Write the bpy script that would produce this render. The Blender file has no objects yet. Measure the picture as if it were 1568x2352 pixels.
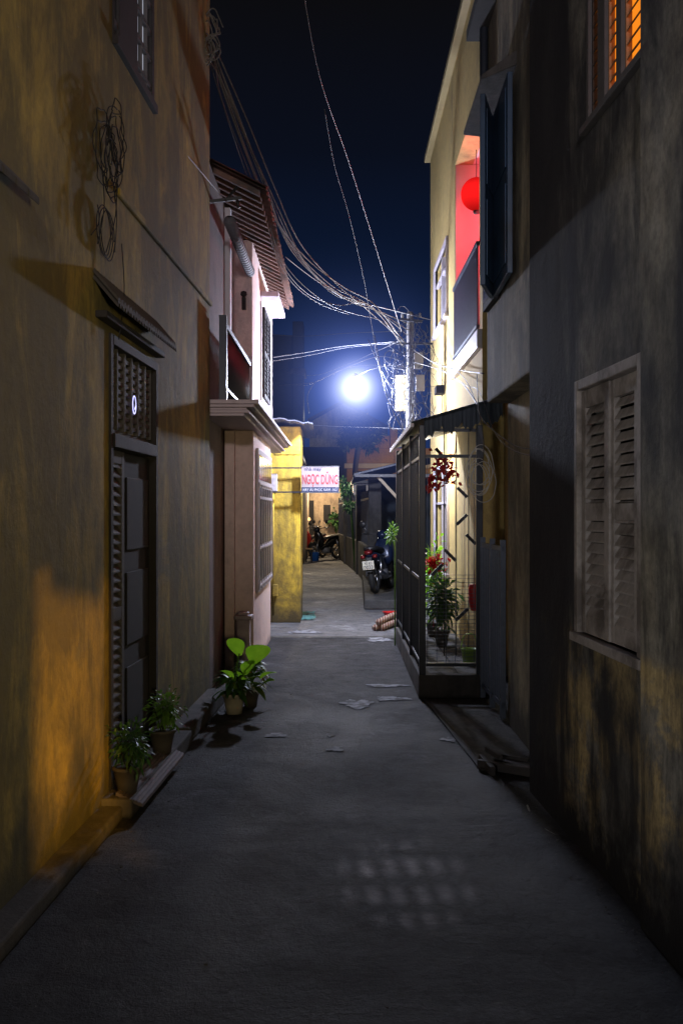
import bpy, bmesh, math, random
from mathutils import Vector, Matrix
random.seed(7)
D=bpy.data; S=bpy.context.scene; C=S.collection
CX,CY,F,H=784.0,1176.0,2287.0,1.5
def P(x,y,Y): return Vector(((x-CX)*Y/F, Y, H-(y-CY)*Y/F))
# ---------------------------------------------------------------- mesh builder
class MB:
    def __init__(s): s.v=[];s.f=[];s.sm=[]
    def add(s,vs,fs,sm=False):
        b=len(s.v); s.v+=[Vector(v) for v in vs]
        s.f+=[tuple(b+i for i in f) for f in fs]; s.sm+=[sm]*len(fs); return s
    def hexa(s,c): return s.add(c,[(0,3,2,1),(4,5,6,7),(0,1,5,4),(1,2,6,5),(2,3,7,6),(3,0,4,7)])
    def box(s,x0,x1,y0,y1,z0,z1):
        return s.hexa([(x0,y0,z0),(x1,y0,z0),(x1,y1,z0),(x0,y1,z0),(x0,y0,z1),(x1,y0,z1),(x1,y1,z1),(x0,y1,z1)])
    def fbox(s,fr,u0,u1,n0,n1,z0,z1):
        w=fr.w
        return s.hexa([w(u0,n0,z0),w(u1,n0,z0),w(u1,n1,z0),w(u0,n1,z0),w(u0,n0,z1),w(u1,n0,z1),w(u1,n1,z1),w(u0,n1,z1)])
    def bar(s,a,b,wx,wz):
        a=Vector(a);b=Vector(b);d=(b-a).normalized()
        up=Vector((0,0,1)) if abs(d.z)<.95 else Vector((0,1,0))
        r=d.cross(up).normalized()*wx/2; q=r.cross(d).normalized()*wz/2
        return s.hexa([a-r-q,a+r-q,b+r-q,b-r-q,a-r+q,a+r+q,b+r+q,b-r+q])
    def tube(s,pts,r,n=6,rs=None):
        pts=[Vector(p) for p in pts]; m=len(pts)
        t0=(pts[1]-pts[0]).normalized(); nrm=t0.orthogonal().normalized()
        vs=[];fs=[]
        for i,p in enumerate(pts):
            t=(pts[min(i+1,m-1)]-pts[max(i-1,0)])
            if t.length<1e-9: t=t0
            t.normalize(); nrm=(nrm-t*nrm.dot(t))
            if nrm.length<1e-6: nrm=t.orthogonal()
            nrm.normalize(); b=t.cross(nrm); rr=rs[i] if rs else r
            for k in range(n):
                a=2*math.pi*k/n; vs.append(p+(nrm*math.cos(a)+b*math.sin(a))*rr)
        for i in range(m-1):
            for k in range(n):
                fs.append((i*n+k,i*n+(k+1)%n,(i+1)*n+(k+1)%n,(i+1)*n+k))
        fs.append(tuple(range(n))); fs.append(tuple((m-1)*n+k for k in range(n)))
        return s.add(vs,fs,True)
    def lathe(s,c,prof,n=16,axis='z'):
        vs=[];fs=[];m=len(prof);c=Vector(c)
        for r,h in prof:
            for k in range(n):
                a=2*math.pi*k/n; x,y=r*math.cos(a),r*math.sin(a)
                vs.append(c+(Vector((x,y,h)) if axis=='z' else Vector((h,x,y)) if axis=='x' else Vector((x,h,y))))
        for i in range(m-1):
            for k in range(n): fs.append((i*n+k,i*n+(k+1)%n,(i+1)*n+(k+1)%n,(i+1)*n+k))
        fs.append(tuple(range(n))); fs.append(tuple((m-1)*n+k for k in range(n)))
        return s.add(vs,fs,True)
    def torus(s,c,R,r,n=20,m=6,axis='x'):
        vs=[];fs=[];c=Vector(c)
        for i in range(n):
            a=2*math.pi*i/n
            for j in range(m):
                b=2*math.pi*j/m; q=R+r*math.cos(b); h=r*math.sin(b)
                x,y=q*math.cos(a),q*math.sin(a)
                vs.append(c+(Vector((h,x,y)) if axis=='x' else Vector((x,y,h)) if axis=='z' else Vector((x,h,y))))
        for i in range(n):
            for j in range(m):
                fs.append((i*m+j,((i+1)%n)*m+j,((i+1)%n)*m+(j+1)%m,i*m+(j+1)%m))
        return s.add(vs,fs,True)
    def loft(s,secs,n=12,pw=.8):
        vs=[];fs=[];m=len(secs)
        for y,w,zc,h in secs:
            for k in range(n):
                a=2*math.pi*k/n; ca,sa=math.cos(a),math.sin(a)
                vs.append((w*math.copysign(abs(ca)**pw,ca),y,zc+h*math.copysign(abs(sa)**pw,sa)))
        for i in range(m-1):
            for k in range(n): fs.append((i*n+k,i*n+(k+1)%n,(i+1)*n+(k+1)%n,(i+1)*n+k))
        fs.append(tuple(range(n))); fs.append(tuple((m-1)*n+k for k in range(n)))
        return s.add(vs,fs,True)
    def leaf(s,p,d,L,W,droop=.3,seg=4,roll=0):
        p=Vector(p);d=Vector(d).normalized()
        side=d.cross(Vector((0,0,1)))
        if side.length<.05: side=Vector((1,0,0))
        side.normalize(); side=Matrix.Rotation(roll,3,d)@side; up=side.cross(d).normalized()
        vs=[];fs=[]
        for i in range(seg+1):
            t=i/seg; c=p+d*L*t-Vector((0,0,1))*droop*L*t*t
            w=W*.5*math.sin(math.pi*min(1,t*.93+.05))**.8
            vs+= [c-side*w+up*w*.25, c, c+side*w+up*w*.25]
        for i in range(seg):
            a=i*3; fs+=[(a,a+1,a+4,a+3),(a+1,a+2,a+5,a+4)]
        return s.add(vs,fs,True)
    def cloud(s,c,rad,n,L,W,rnd,shell=.35):
        c=Vector(c)
        for i in range(n):
            v=Vector((rnd.gauss(0,1),rnd.gauss(0,1),rnd.gauss(0,1))).normalized()
            k=shell+(1-shell)*rnd.random()
            k*= .75+.35*math.sin(v.x*5+v.z*4+c.x*9)*math.cos(v.y*4+c.y*3)
            q=c+Vector((v.x*rad[0],v.y*rad[1],v.z*rad[2]))*k
            d=(v+Vector((rnd.uniform(-.7,.7),rnd.uniform(-.7,.7),rnd.uniform(-.4,.6)))).normalized()
            f=rnd.uniform(.6,1.25)
            s.leaf(q,d,L*f,W*f,.35,2,rnd.uniform(-1,1))
        return s
    def build(s,name,mat,parent=None,bev=0,weld=True):
        o0=ORG.get(parent.name,Vector()) if parent else Vector()
        me=D.meshes.new(name); me.from_pydata([tuple(v-o0) for v in s.v],[],s.f)
        me.polygons.foreach_set('use_smooth',s.sm)
        bm=bmesh.new(); bm.from_mesh(me)
        if weld: bmesh.ops.remove_doubles(bm,verts=bm.verts,dist=1e-5)
        bmesh.ops.recalc_face_normals(bm,faces=bm.faces); bm.to_mesh(me); bm.free()
        o=D.objects.new(name,me); C.objects.link(o); me.materials.append(mat)
        if parent: o.parent=parent; ORG[o.name]=o0
        if bev:
            b=o.modifiers.new('bevel','BEVEL'); b.width=bev; b.segments=2; b.limit_method='ANGLE'
        return o
ORG={}
class Fr:
    def __init__(s,x0,y0,x1,y1,sg):
        s.o=Vector((x0,y0)); d=Vector((x1-x0,y1-y0)); s.L=d.length; s.d=d/s.L; s.n=Vector((s.d.y,-s.d.x))*sg
    def w(s,u,n,z):
        p=s.o+s.d*u+s.n*n; return Vector((p.x,p.y,z))
    def px(s,x,y):
        a=(x-CX)/F; u=(s.o.x-a*s.o.y)/(a*s.d.y-s.d.x); Y=s.o.y+u*s.d.y
        return u,H-(y-CY)*Y/F
    def uY(s,Y): return (Y-s.o.y)/s.d.y
def wall(mb,fr,u0,u1,z0,z1,th,holes=()):
    us=sorted({u0,u1,*[h[0] for h in holes],*[h[1] for h in holes]}); zs=sorted({z0,z1,*[h[2] for h in holes],*[h[3] for h in holes]})
    def solid(i,j):
        if i<0 or j<0 or i>=len(us)-1 or j>=len(zs)-1: return False
        a=(us[i]+us[i+1])/2; b=(zs[j]+zs[j+1])/2
        return not any(h[0]<a<h[1] and h[2]<b<h[3] for h in holes)
    w=fr.w
    for i in range(len(us)-1):
        for j in range(len(zs)-1):
            if not solid(i,j): continue
            a,b,c,d=us[i],us[i+1],zs[j],zs[j+1]
            for n in (0,-th): mb.add([w(a,n,c),w(b,n,c),w(b,n,d),w(a,n,d)],[(0,1,2,3)])
            if not solid(i-1,j): mb.add([w(a,0,c),w(a,0,d),w(a,-th,d),w(a,-th,c)],[(0,1,2,3)])
            if not solid(i+1,j): mb.add([w(b,0,c),w(b,0,d),w(b,-th,d),w(b,-th,c)],[(0,1,2,3)])
            if not solid(i,j-1): mb.add([w(a,0,c),w(b,0,c),w(b,-th,c),w(a,-th,c)],[(0,1,2,3)])
            if not solid(i,j+1): mb.add([w(a,0,d),w(b,0,d),w(b,-th,d),w(a,-th,d)],[(0,1,2,3)])
def louver(mb,fr,u0,u1,n0,z0,z1,st=.05,pitch=.045,th=.03,mid=True,drop=None):
    mb.fbox(fr,u0,u0+st,n0,n0+th,z0,z1); mb.fbox(fr,u1-st,u1,n0,n0+th,z0,z1)
    rails=[(z0,z0+st*1.3),(z1-st*1.3,z1)]
    if mid: zm=(z0+z1)/2; rails.append((zm-st*.6,zm+st*.6))
    for a,b in rails: mb.fbox(fr,u0+st,u1-st,n0+.001,n0+th-.001,a,b)
    if drop is None: drop=pitch*.75
    z=z0+st*1.3-.004
    while z<z1-st*1.3-.02:
        w=fr.w; a,b=u0+st,u1-st; e=.003
        c=[w(a,n0+e,z+drop),w(b,n0+e,z+drop),w(b,n0+th-e,z),w(a,n0+th-e,z)]
        mb.hexa(c+[p+Vector((0,0,.008)) for p in c])
        z+=pitch
def thing(name,label,cat,loc=(0,0,0),rz=0,group=None,local=False):
    o=D.objects.new(name,None); C.objects.link(o); o.location=loc; o.rotation_euler=(0,0,rz)
    o.empty_display_size=.1
    o['label']=label;o['category']=cat
    if group:o['group']=group
    ORG[o.name]=Vector() if local else Vector(loc)
    return o
def tag(o,label,cat,group=None):
    o['label']=label;o['category']=cat
    if group:o['group']=group
    return o
def struct(o): o['kind']='structure'; return o
def cr(pts,k=6):
    out=[];n=len(pts)
    for i in range(n-1):
        p0,p1,p2,p3=pts[max(i-1,0)],pts[i],pts[i+1],pts[min(i+2,n-1)]
        for j in range(k):
            t=j/k; out.append(.5*((2*p1)+(p2-p0)*t+(2*p0-5*p1+4*p2-p3)*t*t+(3*p1-p0-3*p2+p3)*t**3))
    out.append(pts[-1]); return out
# ---------------------------------------------------------------- materials
class NT:
    def __init__(s,name):
        s.m=D.materials.new(name); s.m.use_nodes=True; s.t=s.m.node_tree; s.t.nodes.clear()
        s.out=s.t.nodes.new('ShaderNodeOutputMaterial')
    def n(s,ty,**kw):
        x=s.t.nodes.new('ShaderNode'+ty)
        for k,v in kw.items(): setattr(x,k,v)
        return x
    def l(s,a,b): s.t.links.new(a,b)
    def noise(s,scale,detail=6,vec=None,rough=.6,dist=0):
        x=s.n('TexNoise'); x.inputs['Scale'].default_value=scale; x.inputs['Detail'].default_value=detail
        x.inputs['Roughness'].default_value=rough; x.inputs['Distortion'].default_value=dist
        if vec: s.l(vec,x.inputs['Vector'])
        return x.outputs['Fac']
    def ramp(s,fac,a,b,ca=(0,0,0,1),cb=(1,1,1,1)):
        x=s.n('ValToRGB'); e=x.color_ramp.elements; e[0].position=a;e[1].position=b;e[0].color=ca;e[1].color=cb
        s.l(fac,x.inputs[0]); return x.outputs['Color']
    def mix(s,fac,a,b,mode='MIX'):
        x=s.n('MixRGB',blend_type=mode)
        for i,v in enumerate((fac,a,b)):
            if isinstance(v,(int,float)): x.inputs[i].default_value=v
            elif isinstance(v,tuple): x.inputs[i].default_value=(*v[:3],1)
            else: s.l(v,x.inputs[i])
        return x.outputs[0]
    def math(s,op,a,b=0):
        x=s.n('Math',operation=op)
        for i,v in enumerate((a,b)):
            if isinstance(v,(int,float)): x.inputs[i].default_value=v
            else: s.l(v,x.inputs[i])
        return x.outputs[0]
    def pos(s,sc=(1,1,1)):
        g=s.n('NewGeometry'); m=s.n('Mapping'); m.inputs['Scale'].default_value=sc
        s.l(g.outputs['Position'],m.inputs[0]); return m.outputs[0]
    def z(s,ax='Z'):
        sx=s.n('SeparateXYZ'); s.l(s.n('NewGeometry').outputs['Position'],sx.inputs[0]); return sx.outputs[ax]
    def bsdf(s,col,rough=.7,metal=0,bump=None,bs=.3,bd=.02,spec=None):
        b=s.n('BsdfPrincipled')
        if isinstance(col,tuple): b.inputs['Base Color'].default_value=(*col[:3],1)
        else: s.l(col,b.inputs['Base Color'])
        if isinstance(rough,(int,float)): b.inputs['Roughness'].default_value=rough
        else: s.l(rough,b.inputs['Roughness'])
        b.inputs['Metallic'].default_value=metal
        if spec is not None: b.inputs['Specular IOR Level'].default_value=spec
        if bump is not None:
            x=s.n('Bump'); x.inputs['Strength'].default_value=bs; x.inputs['Distance'].default_value=bd
            s.l(bump,x.inputs['Height']); s.l(x.outputs[0],b.inputs['Normal'])
        s.l(b.outputs[0],s.out.inputs[0]); return b
def plaster(name,c1,c2,stain,peel,streak=.5,patch=.6,low=1.0,rough=.88,psc=1.3,soft=.08,samt=.75):
    t=NT(name); p=t.pos(); ps=t.pos((1.9,1.9,.6))
    big=t.noise(.9,5,p); fine=t.noise(14,8,p,.7); mid=t.noise(3.2,8,p,.65,.4)
    col=t.mix(t.ramp(mid,.3,.7),c1,c2)
    pk=t.noise(psc,10,p,.68,.6)
    col=t.mix(t.ramp(pk,patch,patch+soft),col,peel)
    st=t.noise(1.4,10,ps,.74,.5)
    stf=t.math('MULTIPLY',t.ramp(t.math('MULTIPLY',st,t.math('ADD',big,.5)),streak,streak+.18),samt)
    col=t.mix(stf,col,stain)
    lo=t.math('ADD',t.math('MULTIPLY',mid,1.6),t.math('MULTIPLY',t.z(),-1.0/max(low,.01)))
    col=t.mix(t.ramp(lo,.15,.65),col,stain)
    col=t.mix(t.ramp(fine,.4,.75,(0,0,0,1),(.45,.45,.45,1)),col,stain)
    t.bsdf(col,rough,0,t.math('ADD',t.math('MULTIPLY',fine,.5),pk),.5,.03,.25)
    return t.m
def mouldy(name,base=(.30,.29,.255),base2=(.15,.145,.135),ochre=.8,blk=.40):
    t=NT(name); p=t.pos(); ps=t.pos((2.8,2.8,.5)); pv_=t.pos((1.3,1.3,.75))
    a=t.noise(1.3,10,pv_,.66,.3); b=t.noise(2.7,10,p,.7,.3); c=t.noise(5.5,8,p,.7); f=t.noise(24,6,p,.7); st=t.noise(1.5,10,ps,.70,.3)
    col=t.mix(t.ramp(c,.35,.65),base,base2)
    zf=t.ramp(t.z(),.95,1.25,(1,1,1,1),(0,0,0,1))
    och=t.math('MULTIPLY',t.ramp(b,.47,.56),t.math('ADD',t.math('MULTIPLY',zf,ochre-.06),.06))
    col=t.mix(och,col,(.60,.46,.21))
    col=t.mix(t.math('MULTIPLY',t.ramp(a,blk,blk+.20),.93),col,(.022,.024,.03))
    col=t.mix(t.math('MULTIPLY',t.ramp(st,.46,.64),.85),col,(.02,.021,.027))
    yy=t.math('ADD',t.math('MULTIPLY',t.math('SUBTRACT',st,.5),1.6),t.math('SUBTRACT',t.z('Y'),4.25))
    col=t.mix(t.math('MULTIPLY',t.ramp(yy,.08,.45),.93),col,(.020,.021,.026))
    col=t.mix(t.ramp(f,.45,.72,(0,0,0,1),(.5,.5,.5,1)),col,(.03,.03,.032))
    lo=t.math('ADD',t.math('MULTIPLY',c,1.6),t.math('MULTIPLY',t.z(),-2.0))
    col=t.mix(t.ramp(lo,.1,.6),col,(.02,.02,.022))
    t.bsdf(col,.92,0,t.math('ADD',t.math('MULTIPLY',f,.35),b),.6,.025,.2); return t.m
def simple(name,c,rough=.6,metal=0,var=.35,sc=18,bs=.15,dirt=None,dt=.55):
    t=NT(name); p=t.pos(); f=t.noise(sc,6,p,.65); g=t.noise(sc*.15,6,p,.6)
    dk=tuple(v*(1-var) for v in c)
    col=t.mix(f,dk,tuple(min(1,v*(1+var*.4)) for v in c))
    if dirt: col=t.mix(t.ramp(g,dt,dt+.15),col,dirt)
    t.bsdf(col,rough,metal,f,bs,.01); return t.m
def emis(name,c,st):
    t=NT(name); e=t.n('Emission'); e.inputs[0].default_value=(*c,1); e.inputs[1].default_value=st
    t.l(e.outputs[0],t.out.inputs[0]); return t.m
M={}
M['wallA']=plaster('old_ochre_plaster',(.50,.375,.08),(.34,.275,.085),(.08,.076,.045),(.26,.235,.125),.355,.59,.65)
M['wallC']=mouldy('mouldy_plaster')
M['wallCd']=simple('sooty_ledge_plaster',(.05,.05,.05),.9,0,.4,10,.2)
M['wallD']=plaster('grey_beige_plaster',(.46,.4,.28),(.3,.28,.22),(.06,.06,.06),(.24,.22,.18),.36,.55,.6)
M['wallDl']=plaster('stained_cream_plaster',(.46,.39,.24),(.3,.27,.18),(.07,.065,.05),(.26,.22,.15),.40,.6,.6)
M['wallE']=plaster('yellow_house_paint',(.52,.39,.15),(.46,.35,.14),(.18,.14,.08),(.4,.31,.14),.54,.7,.35)
M['pink']=plaster('pink_house_paint',(.68,.53,.50),(.62,.48,.46),(.34,.26,.26),(.6,.46,.44),.58,.75,.15)
M['pinkshade']=plaster('shaded_brown_pink_plaster',(.16,.11,.105),(.13,.095,.09),(.06,.05,.045),(.16,.12,.11),.5,.7,.4)  # house pink made darker: the shadow on the side wall is in this colour
M['yel']=plaster('bright_yellow_paint',(.76,.52,.055),(.66,.45,.06),(.09,.07,.035),(.5,.4,.16),.42,.60,.95)
M['peach']=plaster('peach_paint',(.55,.4,.27),(.42,.32,.22),(.1,.08,.06),(.3,.21,.14),.42,.58,.7)
M['orange']=plaster('orange_paint',(.5,.28,.1),(.42,.25,.1),(.1,.07,.05),(.3,.2,.12),.5,.7,.3)
M['navy']=simple('dark_blue_grey_render',(.05,.065,.09),.8,0,.3,4)
M['conc']=plaster('kerb_concrete',(.11,.10,.098),(.07,.068,.066),(.03,.03,.03),(.14,.13,.12),.45,.6,.05)
M['white']=simple('white_paint',(.68,.66,.72),.5,0,.15,12,.05,(.3,.28,.28),.62)
M['cornice']=simple('pale_cornice_paint',(.44,.37,.42),.6,0,.2,9,.08,(.19,.145,.165),.55)
M['greywood']=simple('weathered_grey_wood',(.33,.305,.30),.8,0,.55,30,.3,(.11,.095,.09),.47)
M['dimwood']=simple('dim_grey_wood',(.07,.065,.068),.85,0,.4,30,.2)
M['darkwood']=simple('dark_brown_wood',(.018,.015,.015),.85,0,.5,25,.2)
M['bluewood']=simple('faded_navy_paint',(.014,.045,.10),.5,0,.4,14,.2,(.008,.02,.04),.5)
M['frame']=simple('pale_frame_paint',(.45,.41,.45),.55,0,.2,20,.1,(.2,.17,.17),.58)
M['iron']=simple('dark_painted_iron',(.024,.03,.045),.45,.3,.4,30,.1)
M['ironb']=simple('blue_grey_iron',(.06,.08,.13),.45,.2,.4,30,.1)
M['irong']=simple('pale_blue_grey_iron',(.12,.15,.22),.5,.1,.4,30,.1)
M['black']=simple('dark_interior',(.01,.01,.012),.9,0,.2,5,.0)
M['glass']=simple('dark_window_glass',(.02,.025,.035),.12,0,.2,3,.02)
M['tile']=simple('clay_roof_tile',(.2,.11,.085),.7,0,.6,22,.3,(.06,.05,.045),.5)
M['tiledk']=simple('mossy_roof_tile',(.06,.055,.05),.9,0,.6,22,.3)
M['sheet']=simple('corrugated_roof_sheet',(.09,.1,.13),.5,.3,.4,10,.2,(.12,.08,.05),.6)
M['cable']=simple('grey_cable_rubber',(.09,.09,.09),.6,0,.3,40,.05)
M['cablelt']=simple('pale_cable_rubber',(.30,.30,.30),.5,0,.3,40,.05)
M['cabledk']=simple('black_cable_rubber',(.018,.018,.018),.5,0,.3,40,.05)
M['rope']=simple('tan_rope',(.15,.14,.12),.9,0,.4,80,.4)
M['pole']=simple('stained_pole_concrete',(.10,.095,.095),.85,0,.5,12,.3,(.04,.037,.037),.48)
M['boxgrey']=simple('grey_meter_plastic',(.16,.16,.17),.5,0,.2,20,.05)
M['beige']=simple('beige_panel_paint',(.34,.27,.13),.6,0,.2,9,.08,(.2,.14,.08),.6)
M['potw']=simple('off_white_ceramic',(.5,.47,.43),.5,0,.3,12,.1,(.18,.15,.13),.58)
M['pott']=simple('brown_clay_pot',(.08,.07,.066),.7,0,.4,14,.2)
M['soil']=simple('dark_soil',(.03,.022,.016),.95,0,.5,40,.6)
M['red']=simple('red_plastic',(.6,.02,.02),.35,0,.2,10,.05)
M['green']=simple('lime_plastic',(.35,.6,.08),.4,0,.2,10,.05)
M['teal']=simple('worn_teal_mat',(.1,.28,.27),.9,0,.4,30,.4,(.08,.1,.1),.5)
M['plank']=simple('mauve_plank_paint',(.15,.12,.14),.8,0,.4,30,.2,(.06,.05,.055),.52)
M['bodyblue']=simple('blue_black_bike_paint',(.014,.024,.06),.25,.2,.2,10,.0)
M['bodyblack']=simple('black_bike_paint',(.012,.012,.014),.22,.2,.2,10,.0)
M['bodyred']=simple('red_bike_paint',(.5,.03,.02),.22,.1,.2,10,.0)
M['rubber']=simple('black_tyre_rubber',(.018,.018,.018),.75,0,.3,30,.2)
M['chrome']=simple('chrome_metal',(.45,.45,.47),.3,1,.1,10,.0)
M['seat']=simple('black_vinyl',(.02,.02,.022),.45,0,.3,30,.1)
M['redlens']=simple('red_lens_plastic',(.14,.01,.012),.2,0,.1,10,.0)
M['plate']=simple('cream_plate_paint',(.75,.72,.6),.4,0,.05,10,.0)
M['ink']=simple('black_ink',(.02,.02,.02),.5,0,.1,10,.0)
M['signw']=simple('white_sign_board',(.30,.245,.255),.7,0,.25,9,.02,(.21,.165,.165),.54)
M['signr']=simple('red_sign_letters',(.33,.035,.04),.6,0,.2,14,.0)
M['signb']=simple('blue_sign_paint',(.018,.028,.07),.7,0,.2,14,.0)
M['signt']=simple('white_letter_paint',(.4,.4,.45),.5,0,.05,14,.0)
M['curtain']=simple('red_curtain',(.3,.045,.03),.8,0,.4,12,.2)
M['paint']=simple('spilt_white_paint',(.34,.35,.40),.85,0,.6,70,.3,(.055,.056,.062),.44)
M['bamboo']=simple('grey_mesh_blind',(.15,.15,.17),.8,0,.5,60,.4)
M['cream']=simple('cream_trim_paint',(.6,.5,.36),.6,0,.2,10,.1)
M['bluepl']=simple('blue_plastic',(.02,.1,.35),.4,0,.2,10,.05)
M['warmwood']=simple('warm_brown_wood',(.3,.14,.06),.6,0,.3,25,.2)
M['gritm']=simple('grey_grit',(.12,.115,.11),.9,0,.5,30,.2)
def leafm(name,a,b,tr=.25,rough=.45):
    t=NT(name); p=t.pos(); f=t.noise(9,4,p)
    col=t.mix(t.ramp(f,.35,.65),a,b)
    bs=t.n('BsdfPrincipled'); t.l(col,bs.inputs['Base Color']); bs.inputs['Roughness'].default_value=rough
    tl=t.n('BsdfTranslucent'); t.l(col,tl.inputs[0]); mx=t.n('MixShader'); mx.inputs[0].default_value=tr
    t.l(bs.outputs[0],mx.inputs[1]); t.l(tl.outputs[0],mx.inputs[2]); t.l(mx.outputs[0],t.out.inputs[0]); return t.m
M['leafbig']=leafm('bright_green_leaf',(.22,.5,.02),(.32,.62,.03),.5)
M['leafdk']=leafm('deep_green_leaf',(.03,.09,.025),(.06,.15,.03),.25)
M['leafmd']=leafm('mid_green_leaf',(.07,.17,.02),(.14,.28,.04),.35)
M['flower']=leafm('red_petal',(.55,.03,.03),(.35,.02,.02),.35)
M['treeleaf']=leafm('night_tree_leaf',(.015,.025,.018),(.022,.038,.022),.1)
def groundmat(name,a,b,dk,sc=1.0,rl=.45,spec=.5,bs=.8):
    t=NT(name); p=t.pos(); big=t.noise(.8*sc,8,p,.66,.8); mid=t.noise(6,10,p,.72,.4); fine=t.noise(110,3,p,.8); sp=t.noise(1.9,10,p,.7,.3); grain=t.noise(38,6,p,.75)
    col=t.mix(t.ramp(big,.40,.60),a,b); col=t.mix(t.ramp(mid,.43,.64),col,dk)
    col=t.mix(t.ramp(sp,.56,.66,(0,0,0,1),(.75,.75,.75,1)),col,tuple(v*2.1 for v in b))
    vo=t.n('TexVoronoi',feature='DISTANCE_TO_EDGE'); vo.inputs['Scale'].default_value=.7
    wv=t.n('VectorMath',operation='ADD'); nn=t.n('TexNoise'); nn.inputs['Scale'].default_value=3; t.l(p,nn.inputs[0]); t.l(p,wv.inputs[0]); t.l(nn.outputs['Color'],wv.inputs[1])
    t.l(wv.outputs[0],vo.inputs['Vector'])
    cr_=t.ramp(vo.outputs['Distance'],.003,.01,(1,1,1,1),(0,0,0,1))
    col=t.mix(t.math('MULTIPLY',cr_,.6),col,tuple(v*.4 for v in dk))
    col=t.mix(t.ramp(grain,.40,.62,(0,0,0,1),(.6,.6,.6,1)),col,dk)
    col=t.mix(t.ramp(fine,.6,.72,(0,0,0,1),(.22,.22,.22,1)),col,(.2,.2,.21))
    rg=t.ramp(big,.3,.7,(rl,rl,rl,1),(.85,.85,.85,1))
    hb=t.math('ADD',t.math('MULTIPLY',fine,.4),t.math('ADD',t.math('MULTIPLY',grain,.8),t.math('ADD',mid,t.math('MULTIPLY',big,2))))
    t.bsdf(col,rg,0,hb,bs,.015,spec); return t.m
M['road']=groundmat('alley_asphalt',(.038,.039,.045),(.056,.056,.063),(.016,.016,.019),1,.6,.18,1)
M['farroad']=groundmat('worn_concrete_lane',(.13,.13,.145),(.19,.19,.20),(.07,.07,.075),1,.5,.4)
M['pad']=groundmat('concrete_pad',(.09,.088,.088),(.13,.127,.124),(.05,.05,.05),1,.7,.25)
# ---------------------------------------------------------------- world, camera
S.view_settings.view_transform='Standard'; S.view_settings.look='None'; S.view_settings.exposure=0
w=D.worlds.new('World'); S.world=w; w.use_nodes=True; nt=w.node_tree; nt.nodes.clear()
tc=nt.nodes.new('ShaderNodeTexCoord'); sx=nt.nodes.new('ShaderNodeSeparateXYZ'); rp=nt.nodes.new('ShaderNodeValToRGB')
bg=nt.nodes.new('ShaderNodeBackground'); ou=nt.nodes.new('ShaderNodeOutputWorld')
nt.links.new(tc.outputs['Generated'],sx.inputs[0]); nt.links.new(sx.outputs['Z'],rp.inputs[0]); nt.links.new(rp.outputs[0],bg.inputs[0]); nt.links.new(bg.outputs[0],ou.inputs[0])
e=rp.color_ramp.elements; e[0].position=0;e[0].color=(.0075,.024,.088,1); e[1].position=.46;e[1].color=(.0035,.0035,.0045,1)
q=rp.color_ramp.elements.new(.12); q.color=(.005,.0155,.058,1)
q=rp.color_ramp.elements.new(.24); q.color=(.0034,.0085,.028,1)
q=rp.color_ramp.elements.new(.34); q.color=(.0030,.0046,.011,1)
cam=D.cameras.new('camera'); co=D.objects.new('camera',cam); C.objects.link(co); co.location=(0,0,H); co.rotation_euler=(math.pi/2,0,0)
cam.sensor_fit='VERTICAL'; cam.sensor_height=36; cam.lens=35.0; cam.clip_end=500; S.camera=co
# ---------------------------------------------------------------- ground
struct(MB().add([(-150,-60,0),(150,-60,0),(150,12,0),(-150,12,0)],[(0,1,2,3)]).build('road',M['road']))
struct(MB().add([(-150,12,0),(150,12,0),(150,300,0),(-150,300,0)],[(0,1,2,3)]).build('concrete_road',M['farroad']))
mb=MB(); mb.add([(-.95,11.86,.005),(.7,11.82,.005),(.7,12.02,.005),(-.95,12.04,.005)],[(0,1,2,3)])
struct(mb.build('road_joint',M['pad']))
mb=MB(); mb.add([(.655,7.95,.006),(.80,5.75,.006),(1.168,5.75,.006),(1.22,7.95,.006)],[(0,1,2,3)])
struct(mb.build('pavement',M['pad']))
mb=MB(); mb.hexa([(.655,7.95,0),(.69,7.95,0),(.835,5.75,0),(.80,5.75,0),(.655,7.95,.015),(.69,7.95,.015),(.835,5.75,.015),(.80,5.75,.015)])
struct(mb.build('pavement_edge',M['conc'],bev=.005))
FA=Fr(-1.455,-2,-1.045,7.9,1)
mb=MB()
mb.fbox(FA,FA.uY(-1),FA.uY(4.85),-.01,.11,0,.07)
mb.fbox(FA,FA.uY(4.86),FA.uY(6.4),-.01,.15,0,.10)
mb.fbox(FA,FA.uY(6.41),FA.uY(7.85),-.01,.13,0,.11)
struct(mb.build('kerb',M['conc'],bev=.012))
mb=MB(); mb.hexa([(.34,15.3,0),(2.5,15.3,0),(2.5,25,0),(.5,25,0),(.36,15.3,.15),(2.5,15.3,.15),(2.5,25,.15),(.5,25,.15)])
struct(mb.build('raised_pavement',M['pad'],bev=.02))
rnd=random.Random(3)
def splash(px,py,rx,ry,k):
    Y=H*F/(py-CY); c=P(px,py,Y); vs=[(c.x,c.y,.006)]; n=60
    for i in range(n):
        a=2*math.pi*i/n; r=1+.22*math.sin(a*3+k)+.14*math.sin(a*7+k*2)+rnd.uniform(-.16,.16)
        vs.append((c.x+rx*r*math.cos(a),c.y+ry*r*math.sin(a),.006))
    return [vs,[(0,i+1,(i+1)%n+1) for i in range(n)]]
mb=MB()
for a in [(820,1618,.11,.17,0),(885,1576,.17,.07,1),(900,1606,.13,.08,2),(635,1690,.07,.06,3),(770,1722,.05,.06,4),(1030,1700,.05,.06,5),(870,1470,.14,.18,2.2),(700,1452,.2,.18,3.1),(760,1690,.03,.04,1)]:
    v,f=splash(*a); mb.add(v,f)
struct(mb.build('road_paint_splashes',M['paint']))
mb=MB()
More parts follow.
